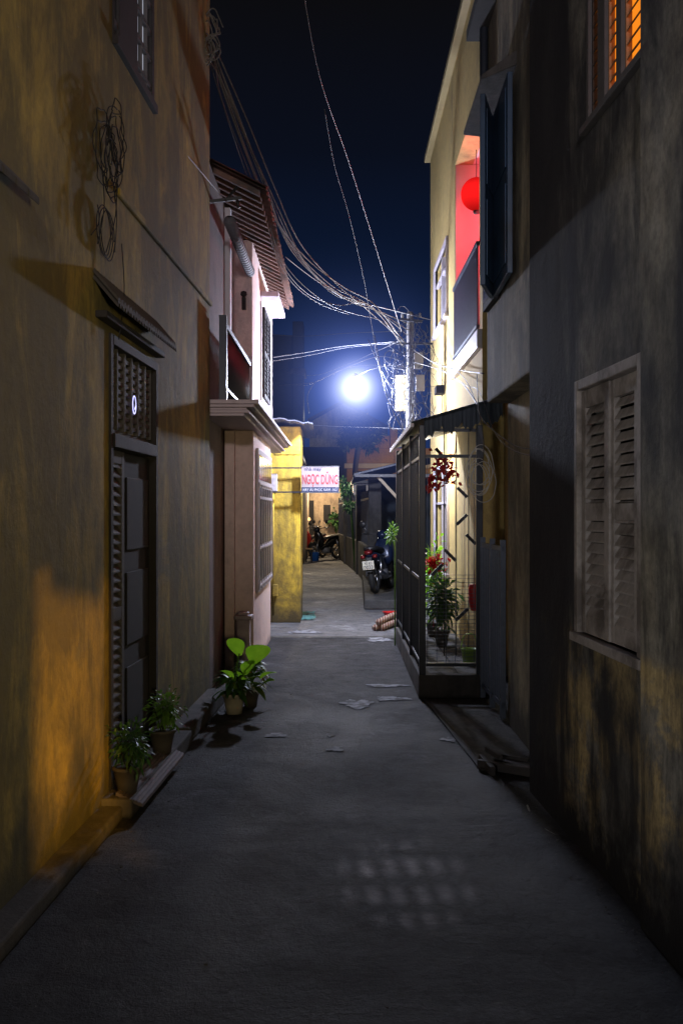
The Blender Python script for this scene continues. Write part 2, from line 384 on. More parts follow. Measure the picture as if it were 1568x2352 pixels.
for k in range(620):
    if k%3==0: Y=rnd.uniform(3,11); x=rnd.uniform(-.8,.6)
    elif k%3==1: Y=rnd.uniform(3,8); x=-1.0+abs(rnd.gauss(0,.07))+.02
    else: Y=rnd.uniform(3.2,5.7); x=1.08-.05*(Y-3.4)-abs(rnd.gauss(0,.06))
    s_=rnd.uniform(.003,.009); c=Vector((x,Y,.002+s_*.4)); vs=[c+Vector((rnd.uniform(-1,1),rnd.uniform(-1,1),rnd.uniform(-.4,.6)))*s_ for _ in range(4)]
    mb.add(vs,[(0,1,2),(0,1,3),(1,2,3),(0,2,3)])
o_=mb.build('grit',M['gritm'],weld=False); o_['kind']='stuff'; tag(o_,'loose grit and crumbs scattered on the alley floor and along wall feet','grit')
# ---------------------------------------------------------------- house A
A=thing('old_house','tall ochre old house on the left with louvred door and little tiled awning','house',(-1.2,5,0))
d0,_=FA.px(250,1000); d1,_=FA.px(359,1000)
w0,_=FA.px(258,100); w1,_=FA.px(352,270)
mb=MB(); wall(mb,FA,0,FA.L,0,8.5,.3,[(d0,d1,.10,2.40),(w0,w1,3.92,6.0)])
mb.build('wall',M['wallA'],A)
MB().fbox(FA,d0+.12,FA.L,.0005,.025,3.13,3.17).build('wall_moulding',M['wallA'],A,bev=.008)
mb=MB(); mb.fbox(FA,d0,d1,-.28,-.26,.1,2.4); mb.build('dark_interior',M['black'],A)
dr=MB()
dr.fbox(FA,d0,d0+.05,-.1,.012,.1,2.4); dr.fbox(FA,d1-.05,d1,-.1,.012,.1,2.4); dr.fbox(FA,d0+.05,d1-.05,-.1,.02,1.83,1.9); dr.fbox(FA,d0+.05,d1-.05,-.1,.014,2.35,2.4)
dr.build('door_frame',M['darkwood'],A,bev=.004)
pv=d1-d0
l=MB(); louver(l,FA,d0+.055,d0+.055+pv*.30-.01,-.045,.12,1.82,.05,.05); l.build('door',M['dimwood'],A)
l=MB(); l.fbox(FA,d0+.05+pv*.32,d1-.055,-.06,-.03,.12,1.82)
for k in range(3): l.fbox(FA,d0+.1+pv*.32,d1-.12,-.03,-.02,.25+k*.52,.65+k*.52)
l.build('door',M['black'],A,bev=.006)
tr=MB(); tr.fbox(FA,d0+.055,d1-.055,-.05,-.03,1.9,1.93)
for k in range(9):
    z=1.95+k*.044
    for j in range(6):
        a=d0+.07+(pv-.14)/6*j; tr.fbox(FA,a+.012,a+(pv-.14)/6-.012,-.04,-.02,z,z+.022)
for j in range(7):
    a=d0+.065+(pv-.14)/6*j; tr.fbox(FA,a-.012,a+.012,-.041,-.012,1.93,2.35)
T=tr.build('transom',M['dimwood'],A)
u,z=FA.px(311,930); pts=[]
for k in range(25):
    a=2*math.pi*k/24; pts.append(FA.w(u+.035*math.cos(a),-.005,z+.05*math.sin(a)))
mb=MB(); mb.tube(pts,.0022,6); mb.tube([FA.w(u+.035,-.005,z),FA.w(u+.005,-.005,z-.025)],.0022,5)
mb.build('light_ring',emis('cool_violet_tube',(.5,.5,1),2.4),T)
aw=MB(); y0,y1=FA.uY(4.72),FA.uY(6.05); n=96
vs=[];fs=[]
for layer in (0,1):
    for i in range(n+1):
        uu=y0+(y1-y0)*i/n; bump=.024*abs(math.sin(math.pi*i/4))
        vs.append(FA.w(uu,0,2.64+bump-layer*.03)); vs.append(FA.w(uu,.12,2.50+bump-layer*.03))
o=2*(n+1)
for i in range(n):
    a=2*i; fs.append((a,a+2,a+3,a+1)); fs.append((o+a,o+a+2,o+a+3,o+a+1)); fs.append((a+1,a+3,o+a+3,o+a+1))
aw.add(vs,fs)
AW=aw.build('awning',M['tiledk'],A)
mb=MB(); mb.fbox(FA,y0+.03,y1-.03,0.001,.06,2.43,2.465); mb.build('awning_ledge',M['darkwood'],AW,bev=.006)
mb=MB(); mb.fbox(FA,w0,w1,-.035,-.03,3.92,6.0); mb.build('window_pane',emis('cool_lit_glass',(.5,.52,.62),.6),A)
wf=MB()
for a,b in ((0,.02),(.12,.55),(.94,1)): wf.fbox(FA,w0+(w1-w0)*a,w0+(w1-w0)*b,-.028,.008,3.92,6.0)
wf.fbox(FA,w0,w1,-.028,.03,3.88,3.93)
WF=wf.build('window',M['darkwood'],A,bev=.003)
for k in range(11): MB().fbox(FA,w0+.02,w1-.06,-.02,.003,4.0+k*.16,4.025+k*.16).build('bar',M['dimwood'],WF)
for k in (.68,.82): MB().fbox(FA,w0+(w1-w0)*k,w0+(w1-w0)*k+.012,-.02,.002,3.935,6.0).build('bar',M['dimwood'],WF)
u0_,z0_=FA.px(2,450)
mb=MB()
for k in range(4):
    mb.hexa([FA.w(u0_-.35+k*.12,0,z0_+.1),FA.w(u0_-.235+k*.12,0,z0_+.1),FA.w(u0_-.235+k*.12,.1,z0_),FA.w(u0_-.35+k*.12,.1,z0_),FA.w(u0_-.35+k*.12,0,z0_+.13),FA.w(u0_-.235+k*.12,0,z0_+.13),FA.w(u0_-.235+k*.12,.1,z0_+.03),FA.w(u0_-.35+k*.12,.1,z0_+.03)])
mb.build('small_eave',M['tiledk'],A,bev=.006)
# ---------------------------------------------------------------- pink house
B=thing('pink_house','pink two-storey house with balcony and moulded cornice beside the old ochre house','house',(-1.2,10,0))
MB().box(-3.5,-.83,9.4,11.67,0,2.27).build('wall',M['pink'],B,bev=.008)
MB().box(-3.5,-1.1,7.94,9.395,0,4.42).build('wall',M['pinkshade'],B,bev=.006)
MB().box(-3.5,-.93,10.4,13.4,2.402,4.34).build('wall',M['pink'],B,bev=.006)
MB().box(-3.5,-1.5,9.40,10.395,2.402,4.5).build('wall',M['pink'],B)
MB().box(-1.14,-1.05,9.41,9.53,2.402,4.38).build('balcony_post',M['white'],B,bev=.006)
cn=MB()
for i,(z0,z1,e_) in enumerate([(2.272,2.295,.12),(2.295,2.32,.08),(2.32,2.34,.1),(2.34,2.365,.04),(2.365,2.40,0)]):
    cn.box(-3.4,-.66-e_,7.95+e_*.5 if i else 8.0,13.2-e_,z0+.0004,z1)
cn.build('cornice',M['cornice'],B,bev=.005)
MB().box(-1.09,-1.0,9.3,9.398,.0,2.26).build('pilaster',M['pink'],B,bev=.005)
rl=MB(); rl.box(-.975,-.925,8.0,10.38,2.99,3.03); rl.box(-.965,-.935,8.0,10.38,2.5,2.52)
y=8.05
while y<10.36:
    rl.tube([(-.95,y,2.4),(-.95,y,2.7),(-.95,y,3.0)],.009,6,[.009,.016,.009]); y+=.085
rl.box(-.98,-.92,7.98,8.04,2.4,3.08)
rl.build('balcony_railing',M['iron'],B)
MB().box(-.99,-.91,10.2,10.39,2.41,3.1).build('railing_post',M['cornice'],B,bev=.006)
MB().box(-.928,-.72,11.4,12.7,3.97,4.03).build('window_hood',M['cornice'],B,bev=.008)
FB2=Fr(-.93,10.4,-.93,13.4,1)
wn=MB(); a,b=FB2.uY(11.45),FB2.uY(12.4)
wn.fbox(FB2,a-.06,b+.06,.001,.02,2.78,3.92)
W2=wn.build('window',M['white'],B,bev=.004)
for q in (0,1):
    l=MB(); aa=a+q*(b-a)/2; louver(l,FB2,aa+.01,aa+(b-a)/2-.01,.021,2.82,3.86,.04,.05); l.build('shutter',M['darkwood'],W2)
FB=Fr(-.83,9.4,-.83,11.67,1)
a,_=FB.px(587,1100); b,_=FB.px(618,1100)
wn=MB(); wn.fbox(FB,a,b,.001,.03,.72,2.12); W3=wn.build('window',M['frame'],B,bev=.005)
nn=6
for k in range(nn):
    x0=a+.06+(b-a-.12)/nn*k; x1=x0+(b-a-.12)/nn-.03
    for z0,z1 in ((.82,1.12),(1.18,1.62),(1.66,1.74),(1.82,2.06)): MB().fbox(FB,x0,x1,.0305,.034,z0,z1).build('pane',M['glass'],W3)
gr=MB()
for k in range(nn+1):
    x0=a+.03+(b-a-.06)/nn*k; gr.fbox(FB,x0-.009,x0+.009,.034,.042,.74,1.78)
for z in (.78,1.15,1.64,1.78): gr.fbox(FB,a,b,.0345,.041,z-.012,z+.012)
gr.build('shutter',M['frame'],W3)
mb=MB(); mb.box(-.97,-.85,9.22,9.38,0,.5); mb.box(-.99,-.83,9.2,9.396,.5,.54); mb.box(-.96,-.86,9.23,9.38,.54,.57); mb.build('pedestal',M['cornice'],B,bev=.01)
def roofz(x): return 4.24+(-.66-x)*.5
rf=MB(); n=96; vs=[];fs=[]
y0,y1=8.45,13.3
for lay in (0,1):
    for i in range(n+1):
        yy=y0+(y1-y0)*i/n; bz=.03*abs(math.sin(math.pi*i/3))+ (0 if lay==0 else -.03)
        for x in (-.64+.012*math.sin(i*1.7),-2.8): vs.append((x,yy,roofz(x)+bz+.03))
o=2*(n+1)
for i in range(n):
    a=2*i; fs+=[(a,a+2,a+3,a+1),(o+a,o+a+2,o+a+3,o+a+1),(a,a+2,o+a+2,o+a)]
rf.add(vs,fs); RF=rf.build('roof',M['tile'],B)
y=8.5
while y<13.25:
    rr=MB(); rr.hexa([(-.70,y,roofz(-.7)-.06),(-.70,y+.05,roofz(-.7)-.06),(-2.8,y+.05,roofz(-2.8)-.06),(-2.8,y,roofz(-2.8)-.06),(-.70,y,roofz(-.7)-.012),(-.70,y+.05,roofz(-.7)-.012),(-2.8,y+.05,roofz(-2.8)-.012),(-2.8,y,roofz(-2.8)-.012)]); y+=.19
    rr.build('rafter',M['tile'],RF)
mb=MB(); mb.tube([(-.95,8.45,3.97),(-.95,9.3,3.985),(-.95,10.38,4.0)],.048,12)
for k in range(22): mb.torus((-.95,8.5+k*.086,3.972+k*.0012),.049,.004,12,4,'y')
tag(mb.build('rolled_blind',M['bamboo']),'rolled up grey mesh blind under the tiled eave of the pink house','blind')
mb=MB(); mb.bar((-1.06,7.96,3.98),(-.80,7.99,4.02),.025,.025); mb.bar((-.93,7.97,3.99),(-.84,8.02,4.12),.02,.02); mb.tube([(-.84,7.99,4.02),(-.82,7.99,3.94)],.014)
tag(mb.build('cable_bracket',M['cabledk']),'black cable bracket at the near corner of the pink house eave','bracket')
mb=MB(); c=P(560,695,10.36); mb.box(c.x-.02,c.x+.02,10.33,10.398,c.z-.07,c.z+.05); mb.lathe((c.x,10.35,c.z+.05),[(.01,0),(.035,.03),(.03,.06),(.005,.07)],8)
tag(mb.build('wall_lamp',M['darkwood']),'small unlit dark wall lamp above the balcony of the pink house','lamp')
# ---------------------------------------------------------------- yellow wall house
Yh=thing('yellow_house','bright yellow mould-stained small house with thin sheet roof behind the pink house','house',(-1.5,13.8,0))
MB().box(-3.5,-.555,13.5,14.25,0,2.66).build('wall',M['yel'],Yh,bev=.012)
MB().box(-.90,-.553,13.485,13.499,2.28,2.33).build('wall_band',M['yel'],Yh)
vs=[];fs=[];n=50
for lay in (0,1):
    for i in range(n+1):
        x=-3.5+(3.12)*i/n
        for yy in (13.15,15.2): vs.append((x,yy,2.80-.03*(x+3.5)+.012*math.sin(i*2.2)-lay*.015-(yy-13.15)*.03+.03*math.sin(x*5)*(yy<14)))
o=2*(n+1)
for i in range(n):
    a=2*i; fs+=[(a,a+2,a+3,a+1),(o+a,o+a+2,o+a+3,o+a+1),(a,a+2,o+a+2,o+a)]
MB().add(vs,fs).build('roof',M['sheet'],Yh)
mb=MB(); mb.box(-.98,-.865,13.42,13.499,1.78,2.02); mb.build('meter_box',M['frame'],Yh,bev=.008)
mb=MB(); mb.tube([(-.92,13.45,1.78),(-.92,13.47,.1)],.012); mb.build('conduit',M['yel'],Yh)
mb=MB(); mb.box(-.93,-.86,13.44,13.499,.36,.52); mb.build('gas_box',M['yel'],Yh,bev=.008)
# sign
G=thing('shop_sign','white tailor sign with red lettering and blue bottom band on bars from the yellow wall','sign',(-.3,13.35,1.76))
c0=P(692,1072,13.35); c1=P(778,1131,13.35)
MB().box(c0.x,c1.x,13.35,13.38,c1.z,c0.z).build('board',M['signw'],G,bev=.004)
MB().box(c0.x+.003,c1.x-.003,13.344,13.349,c1.z+.004,c1.z+.070).build('blue_band',M['signb'],G)
for z in (c0.z-.015,c1.z+.005): MB().bar((-1.0,13.365,z),(c1.x-.01,13.39,z),.018,.018).build('support_bar',M['iron'],G)
for z0,z1 in((c1.z-.008,c1.z-.0005),(c0.z+.0005,c0.z+.008)): MB().box(c0.x-.008,c1.x+.008,13.343,13.385,z0,z1).build('board_rim',M['boxgrey'],G)
def text(s,x0,x1,z0,z1,y,mat,name,parent,bold=0):
    cu=D.curves.new(name,'FONT'); cu.body=s; cu.size=1; cu.offset=bold
    ob=D.objects.new(name,cu); C.objects.link(ob); dg=bpy.context.evaluated_depsgraph_get(); dg.update()
    me=D.meshes.new_from_object(ob.evaluated_get(dg)); C.objects.unlink(ob); D.objects.remove(ob)
    xs=[v.co.x for v in me.vertices]; ys=[v.co.y for v in me.vertices]; a,b,c,d=min(xs),max(xs),min(ys),max(ys)
    og=ORG.get(parent.name,Vector())
    for v in me.vertices:
        X=x0+(v.co.x-a)/(b-a)*(x1-x0); Z=z0+(v.co.y-c)/(d-c)*(z1-z0)
        v.co=Vector((X,y,Z))-og
    o=D.objects.new(name,me); C.objects.link(o); o.parent=parent; me.materials.clear(); me.materials.append(mat); return o
text('nhà may',c0.x+.04,c0.x+.27,c0.z-.066,c0.z-.008,13.347,M['signb'],'lettering',G,bold=.015)
text('NGỌC DŨNG',c0.x+.012,c1.x-.012,c1.z+.074,c0.z-.062,13.347,M['signr'],'lettering',G,bold=.018)
text('MAY ÂU PHỤC NAM - NỮ',c0.x+.02,c1.x-.02,c1.z+.007,c1.z+.066,13.342,M['signt'],'lettering',G,bold=.01)
# ---------------------------------------------------------------- house C (right near)
FC=Fr(1.391,-2,1.009,5.35,-1)
Ch=thing('mouldy_house','dark mouldy plaster house on the right with grey louvred window','house',(1.1,4,0))
cw0,cz1=FC.px(1478,818); cw1,_=FC.px(1328,1450); _,cz0=FC.px(1478,1512)
up0,_=FC.px(1500,0); up1,uz=FC.px(1348,292)
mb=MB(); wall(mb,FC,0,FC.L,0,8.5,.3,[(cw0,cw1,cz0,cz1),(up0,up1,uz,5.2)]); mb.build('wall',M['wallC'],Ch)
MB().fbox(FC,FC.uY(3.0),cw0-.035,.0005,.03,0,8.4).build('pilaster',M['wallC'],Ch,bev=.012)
MB().fbox(FC,cw0,cw1,-.28,-.26,cz0,cz1).build('dark_interior',M['black'],Ch)
ww=cw1-cw0
wf=MB()
wf.fbox(FC,cw0-.02,cw0+.03,-.06,.018,cz0-.02,cz1+.015); wf.fbox(FC,cw1-.03,cw1+.012,-.06,.018,cz0-.02,cz1+.015)
wf.fbox(FC,cw0+.03,cw1-.03,-.06,.017,cz1-.03,cz1+.015); wf.fbox(FC,cw0-.035,cw1+.03,-.06,.035,cz0-.04,cz0)
WC=wf.build('window',M['greywood'],Ch,bev=.005)
l=MB(); louver(l,FC,cw0+.085,cw0+.085+ww*.42,-.04,cz0+.005,cz1-.035,.055,.046,.028,True,.036); l.build('shutter',M['greywood'],WC,bev=.002)
l=MB(); louver(l,FC,cw1-.035-ww*.46,cw1-.035,-.03,cz0+.005,cz1-.035,.06,.046,.028,True,.036); l.build('shutter',M['greywood'],WC,bev=.002)
MB().fbox(FC,cw0+.031,cw0+.083,-.05,-.03,cz0+.01,cz1-.035).build('curtain',M['curtain'],WC)
MB().fbox(FC,up0,up1,-.045,-.04,uz,5.2).build('window_pane',emis('warm_room_light',(1,.27,.015),1.0),Ch)
wf=MB(); uw=up1-up0
for a,b in ((0,.04),(.42,.50),(.68,.80),(.96,1)): wf.fbox(FC,up0+uw*a,up0+uw*b,-.035,.006,uz,5.2)
wf.fbox(FC,up0-.03,up1+.03,-.035,.03,uz-.03,uz)
WU=wf.build('window',M['dimwood'],Ch,bev=.003)
for a,b,ma in ((.04,.42,'warmwood'),(.50,.68,'warmwood'),(.80,.96,'darkwood')):
    l=MB(); louver(l,FC,up0+uw*a+.001,up0+uw*b-.001,-.034,uz+.01,5.2,.012,.055,.024,False,.03 if ma=='warmwood' else .014); l.build('shutter',M[ma],WU)
# ---------------------------------------------------------------- house D
Dh=thing('overhanging_house','grey-beige house with overhanging upper storey and blue shutter','house',(1.3,6.2,0))
MB().box(1.03,3.5,5.365,7.06,2.27,8.2).build('wall',M['wallD'],Dh,bev=.015)
MB().box(1.17,3.5,5.365,7.02,0,2.268).build('wall',M['wallDl'],Dh,bev=.015)
def leafpanel(mb,a,b,z0,z1,th):
    a=Vector(a);b=Vector(b); fr=Fr(a.x,a.y,b.x,b.y,1); L=fr.L
    mb.fbox(fr,0,L,0,th,z0,z1)
    for q0,q1 in ((.06,.46),(.54,.94)):
        for n0,n1 in ((-.008,0),(th,th+.008)):
            mb.fbox(fr,.05,L-.05,n0,n1,z0+(z1-z0)*q0,z0+(z1-z0)*q1)
l=MB(); leafpanel(l,(1.0,6.40),(.985,5.74),2.88,4.04,.03); l.build('shutter',M['bluewood'],Dh,bev=.003)
l=MB(); leafpanel(l,(.985,6.44),(.87,6.04),2.88,4.04,.03); l.build('shutter',M['bluewood'],Dh,bev=.003)
mb=MB(); mb.hexa([(.85,6.05,4.13),(1.03,5.85,4.13),(1.03,7.0,4.13),(.85,6.95,4.13),(.85,6.05,4.16),(1.03,5.85,4.22),(1.03,7.0,4.22),(.85,6.95,4.16)])
mb.build('window_canopy',M['conc'],Dh,bev=.006)
mb=MB(); mb.box(.99,1.029,6.46,6.98,2.9,4.1); WD=mb.build('window',M['darkwood'],Dh)
MB().box(.985,.9895,6.5,6.94,2.95,4.05).build('pane',M['glass'],WD)
MB().box(.90,1.05,5.5,7.2,4.9,4.98).build('ledge',M['wallCd'],Dh,bev=.006)
MB().tube([(1.0,7.0,8),(1.0,7.0,4.3),(1.02,7.0,4.2)],.03,8).build('downpipe',M['iron'],Dh)
# ---------------------------------------------------------------- house E
FE=Fr(1.3,14.57,1.3,9.2,1)
if FE.n.x>0: FE=Fr(1.3,14.57,1.3,9.2,-1)
Eh=thing('yellow_townhouse','tall yellow townhouse with red lit balcony on the right of the alley','house',(1.6,12,0))
a,za=FE.px(1000,740); b,zb=FE.px(1028,500); a2,z2=FE.px(1000,1290); b2,z3=FE.px(1030,1110)
ro0=FE.uY(11.4); ro1=FE.uY(9.4)
mb=MB(); wall(mb,FE,0,FE.L,0,6.65,.2,[(a,b,3.93,4.82),(ro0,ro1,3.2,5.47),(a2,b2,.75,2.05)]); mb.build('wall',M['wallE'],Eh)
MB().box(1.503,3.6,9.0,9.19,0,6.65).build('wall',M['wallE'],Eh)
MB().box(1.503,3.6,14.36,14.57,0,6.65).build('wall',M['wallE'],Eh)
MB().box(1.22,3.7,9.1,14.7,6.652,6.74).build('parapet',M['beige'],Eh,bev=.01)
MB().fbox(FE,ro0-.05,FE.L,.0005,.05,3.02,3.195).build('balcony_slab',M['white'],Eh,bev=.008)
rc=MB(); rc.box(1.306,2.6,11.385,11.5,3.2,5.468); rc.box(2.5,2.6,9.2,11.384,3.2,5.468); rc.box(1.502,2.6,9.2,11.5,5.472,5.55); rc.box(1.502,2.6,9.2,11.5,3.1,3.198)
rc.build('balcony_recess',simple('pinkish_white_paint',(.65,.5,.52),.7,0,.1,8,.05),Eh)
for (p,q,zl,zh) in ((a,b,3.93,4.82),(a2,b2,.75,2.05)):
    f=MB(); t_=.05
    f.fbox(FE,p-t_,p,-.03,.03,zl-t_,zh+t_); f.fbox(FE,q,q+t_,-.03,.03,zl-t_,zh+t_); f.fbox(FE,p,q,-.03,.029,zh,zh+t_); f.fbox(FE,p-.08,q+.08,-.03,.05,zl-t_,zl)
    m_=(p+q)/2; f.fbox(FE,m_-.02,m_+.02,-.05,.0,zl,zh); f.fbox(FE,p,q,-.05,-.001,(zl+zh)/2+.2,(zl+zh)/2+.23)
    WE=f.build('window',M['frame'],Eh,bev=.004)
    MB().fbox(FE,p,q,-.08,-.06,zl,zh).build('pane',M['glass'],WE)
rl=MB(); rl.fbox(FE,ro0,ro1,.0,.03,4.02,4.06); rl.fbox(FE,ro0,ro1,.0,.03,3.24,3.27)
u=ro0+.03
while u<ro1: rl.fbox(FE,u,u+.018,.005,.02,3.2,4.03); u+=.055
rl.build('balcony_railing',M['ironb'],Eh)
mb=MB(); c=P(1011,908,13.3); mb.box(1.2,1.299,12.6,12.9,c.z-.05,c.z+.05); mb.build('vent_box',M['black'],Eh,bev=.006)
La=thing('red_lantern','round red glowing lantern hanging in the upper balcony of the yellow townhouse','lantern',(1.47,10.9,5.0))
c=Vector((1.475,10.9,4.98)); pr=[]
for k in range(17):
    t=math.pi*k/16; pr.append((max(.03,.17*math.sin(t)),-.18*math.cos(t)))
t=NT('red_silk_glow'); tcn=t.n('TexCoord'); sz=t.n('SeparateXYZ'); t.l(tcn.outputs['Generated'],sz.inputs[0])
k_=t.math('SUBTRACT',1,t.math('MULTIPLY',t.math('POWER',t.math('ABSOLUTE',t.math('SUBTRACT',sz.outputs['Z'],.5)),2),2.6))
em=t.n('Emission'); em.inputs[0].default_value=(1,.012,.012,1); t.l(t.math('MULTIPLY',k_,1.1),em.inputs[1]); t.l(em.outputs[0],t.out.inputs[0])
MB().lathe(c,pr,24).build('shade',t.m,La)
MB().tube([c+Vector((0,0,.18)),c+Vector((0,0,.485))],.004).build('cord',M['cabledk'],La)
MB().lathe(c-Vector((0,0,.215)),[(.03,0),(.04,.02),(.03,.04)],10).build('base_ring',M['darkwood'],La)
# ---------------------------------------------------------------- enclosure
K=thing('porch_cage','dark iron and wire mesh porch enclosure with canopy on the right','porch enclosure',(.95,9.7,0))
mb=MB(); mb.box(.62,1.13,8.0,8.09,0,.19); mb.box(.62,.71,8.091,11.4,0,.19); mb.box(.711,1.298,8.091,11.4,0,.10); mb.build('plinth',M['conc'],K,bev=.008)
for i in range(2):
    for j in range(9): MB().box(.715+i*.29,.995+i*.29,8.1+j*.365,8.455+j*.365,.101,.112).build('floor_tile',M['pad'],K,bev=.003)
for x,y in ((.65,8.03),(1.11,8.03),(.65,9.15),(.65,10.3),(.65,11.37)):
    MB().box(x-.026,x+.026,y-.026,y+.026,.19,2.2).build('post',M['iron'],K,bev=.004)
for z in (.27,1.95,2.16): MB().box(.68,1.08,8.015,8.045,z-.013,z+.013).build('rail',M['iron'],K)
for z in (.27,.95,1.95,2.16): MB().box(.637,.663,8.06,11.34,z-.012,z+.012).build('rail',M['iron'],K)
y=8.14
while y<11.34: MB().box(.643,.653,y,y+.010,.2,2.15).build('bar',M['iron'],K); y+=.13
wm=MB(); x=.69
while x<1.08: wm.box(x,x+.004,8.03,8.034,.27,1.95); x+=.075
z=.30
while z<1.0: wm.box(.68,1.08,8.035,8.038,z,z+.003); z+=.03
wm.build('wire_mesh',M['ironb'],K)
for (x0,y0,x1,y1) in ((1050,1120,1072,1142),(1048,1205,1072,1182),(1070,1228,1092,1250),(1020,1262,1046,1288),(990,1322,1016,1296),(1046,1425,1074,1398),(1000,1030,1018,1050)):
    a=P(x0,y0,9.6);b=P(x1,y1,9.6); MB().bar(a,b,.02,.03).build('shadow_rod',M['iron'],K)  # dark rods standing in for the bar shadows on the yellow wall
for px_ in (1018,1046,1074):
    a=P(px_,1125,9.62); MB().box(a.x,a.x+.008,9.6,9.608,.11,2.28).build('wire_rod',M['iron'],K)
cp=MB(); vs=[];fs=[];n=40
for lay in (0,1):
    for i in range(n+1):
        yy=7.9+3.4*i/n
        for x,z in ((.55,2.215),(1.298,2.43)): vs.append((x,yy,z+.01*math.sin(i*2.1)-lay*.012))
o=2*(n+1)
for i in range(n):
    a=2*i; fs+=[(a,a+2,a+3,a+1),(o+a,o+a+2,o+a+3,o+a+1),(a,a+2,o+a+2,o+a)]
cp.add(vs,fs); CP=cp.build('canopy',M['sheet'],K)
vl=MB(); vs=[];fs=[];n=40
for i in range(n+1):
    x=.66+.63*i/n; zt=2.235+(x-.55)*.28-.015
    vs+=[(x,7.97+.01*math.sin(i*1.3),zt),(x,7.96+.02*math.sin(i*1.3),zt-.13-.03*math.sin(i*.6)-.02*math.sin(i*1.9)-.1*(x-.66))]
for i in range(n): fs.append((2*i,2*i+1,2*i+3,2*i+2))
vl.add(vs,fs); vl.build('valance',M['navy'],CP)
MB().bar((.56,7.9,2.19),(.56,11.3,2.19),.025,.03).build('canopy_edge',M['frame'],CP)
Gt=thing('iron_gate','low blue-grey iron bar gate between the porch cage and the cream wall','gate',(1.15,7.8,0))
FG=Fr(1.155,7.12,1.125,7.97,-1)
for z in (.1,1.22): MB().fbox(FG,.0,FG.L,-.012,.012,z,z+.035).build('rail',M['irong'],Gt)
u=.05
while u<FG.L-.05:
    MB().fbox(FG,u,u+.016,-.008,.008,.136,1.2195).build('bar',M['irong'],Gt); u+=.075
for u in (0,FG.L/2-.02,FG.L-.04): MB().fbox(FG,u,u+.03,-.02,.02,.02,1.3).build('post',M['irong'],Gt,bev=.003)
o_=MB().box(1.62,3.5,7.06,8.9,0,2.9).build('side_porch_wall',M['wallDl']); tag(o_,'dim recessed plaster wall behind the low iron gate','wall')
# ---------------------------------------------------------------- pole & lamp
PX,PY=.865,12.6
Po=thing('utility_pole','grey concrete utility pole with meter boxes and tangled cables behind the porch cage','utility pole',(PX,PY,0))
MB().lathe((PX,PY,0),[(.065,0),(.055,2),(.042,4.0),(.037,4.03)],10).build('shaft',M['pole'],Po)
MB().bar((PX-.12,PY-.06,3.93),(PX+.15,PY-.06,3.9),.03,.03).build('crossarm',M['iron'],Po)
MB().bar((PX-.18,PY-.06,3.62),(PX+.28,PY-.06,3.62),.025,.025).build('crossarm',M['iron'],Po)
for q,(dx,dz) in enumerate(((.1,3.4),(.12,3.12))):
    MB().box(PX+dx-.055,PX+dx+.055,PY-.14,PY-.05,dz-.1,dz+.1).build('meter_box',M['boxgrey'],Po,bev=.01)
for x_ in (-.1,0,.12): MB().lathe((PX+x_,PY-.06,3.95),[(.015,0),(.022,.02),(.015,.035),(.02,.05),(.008,.06)],8).build('insulator',M['boxgrey'],Po)
rr_=random.Random(5)
for mt,cnt in (('cabledk',26),('cable',8)):
    tg=MB()
    for k in range(cnt):
        pts=[];c=Vector((PX+rr_.uniform(-.15,.2),PY-.1,rr_.uniform(2.7,3.75)))
        a0=rr_.random()*6; sc_=rr_.uniform(.7,1.8)
        for j in range(14):
            a=a0+j*.45; r=(.05+.12*rr_.random())*sc_
            pts.append(c+Vector((r*math.cos(a),rr_.uniform(-.05,.03),r*1.6*math.sin(a))))
        tg.tube(cr(pts,2),.0032,4)
    tg.build('cable_tangle',M[mt],Po)
c=P(908,862,12.75); d=P(945,945,12.75)
tag(MB().box(c.x,d.x-.02,12.7,12.76,d.z,c.z).build('beige_panel',M['beige'],bev=.006),'beige painted board behind the utility pole above the porch canopy','board')
LX,LY,LZ=.18,12.6,3.075
L_=thing('street_lamp','glaring white street lamp on a thin arm over the middle of the alley','street lamp',(LX,LY,LZ))
MB().tube([(PX-.03,PY,3.33),(.6,LY,3.36),(.35,LY,3.3),(LX+.02,LY,LZ+.15)],.006,6).build('arm',M['cabledk'],L_)
MB().lathe((LX,LY,LZ+.10),[(.035,0),(.04,.03),(.03,.06),(.012,.08)],12).build('socket',M['boxgrey'],L_)
def ico(name,r,sub,m):
    bmm=bmesh.new(); bmesh.ops.create_icosphere(bmm,subdivisions=sub,radius=r); me=D.meshes.new(name); bmm.to_mesh(me); bmm.free()
    for p in me.polygons: p.use_smooth=True
    me.materials.append(m); ob=D.objects.new(name,me); C.objects.link(ob); ob.parent=L_; return ob
ico('bulb',.095,1,emis('lamp_white_glow',(.72,.78,1),2350))
R=2.0  # bloom around the street lamp, put in as a glowing sphere
t=NT('lamp_bloom_glow'); tcn=t.n('TexCoord'); ln=t.n('VectorMath',operation='LENGTH'); t.l(tcn.outputs['Object'],ln.inputs[0]); r_=ln.outputs['Value']
den=t.math('POWER',t.math('ADD',t.math('MULTIPLY',r_,r_),.022),1.12)
cut=t.math('POWER',t.math('MAXIMUM',t.math('SUBTRACT',1,t.math('DIVIDE',r_,R)),0),1.5)
ep=t.math('MULTIPLY',t.math('DIVIDE',.135,den),cut)
col=t.mix(t.ramp(r_,.06,.5),(.82,.87,1),(.20,.31,1))
em=t.n('Emission'); t.l(col,em.inputs[0]); t.l(ep,em.inputs[1]); t.l(em.outputs[0],t.out.inputs['Volume'])
try: t.m.cycles.volume_step_rate=.35
except Exception: pass
ico('bloom_halo',R,4,t.m)
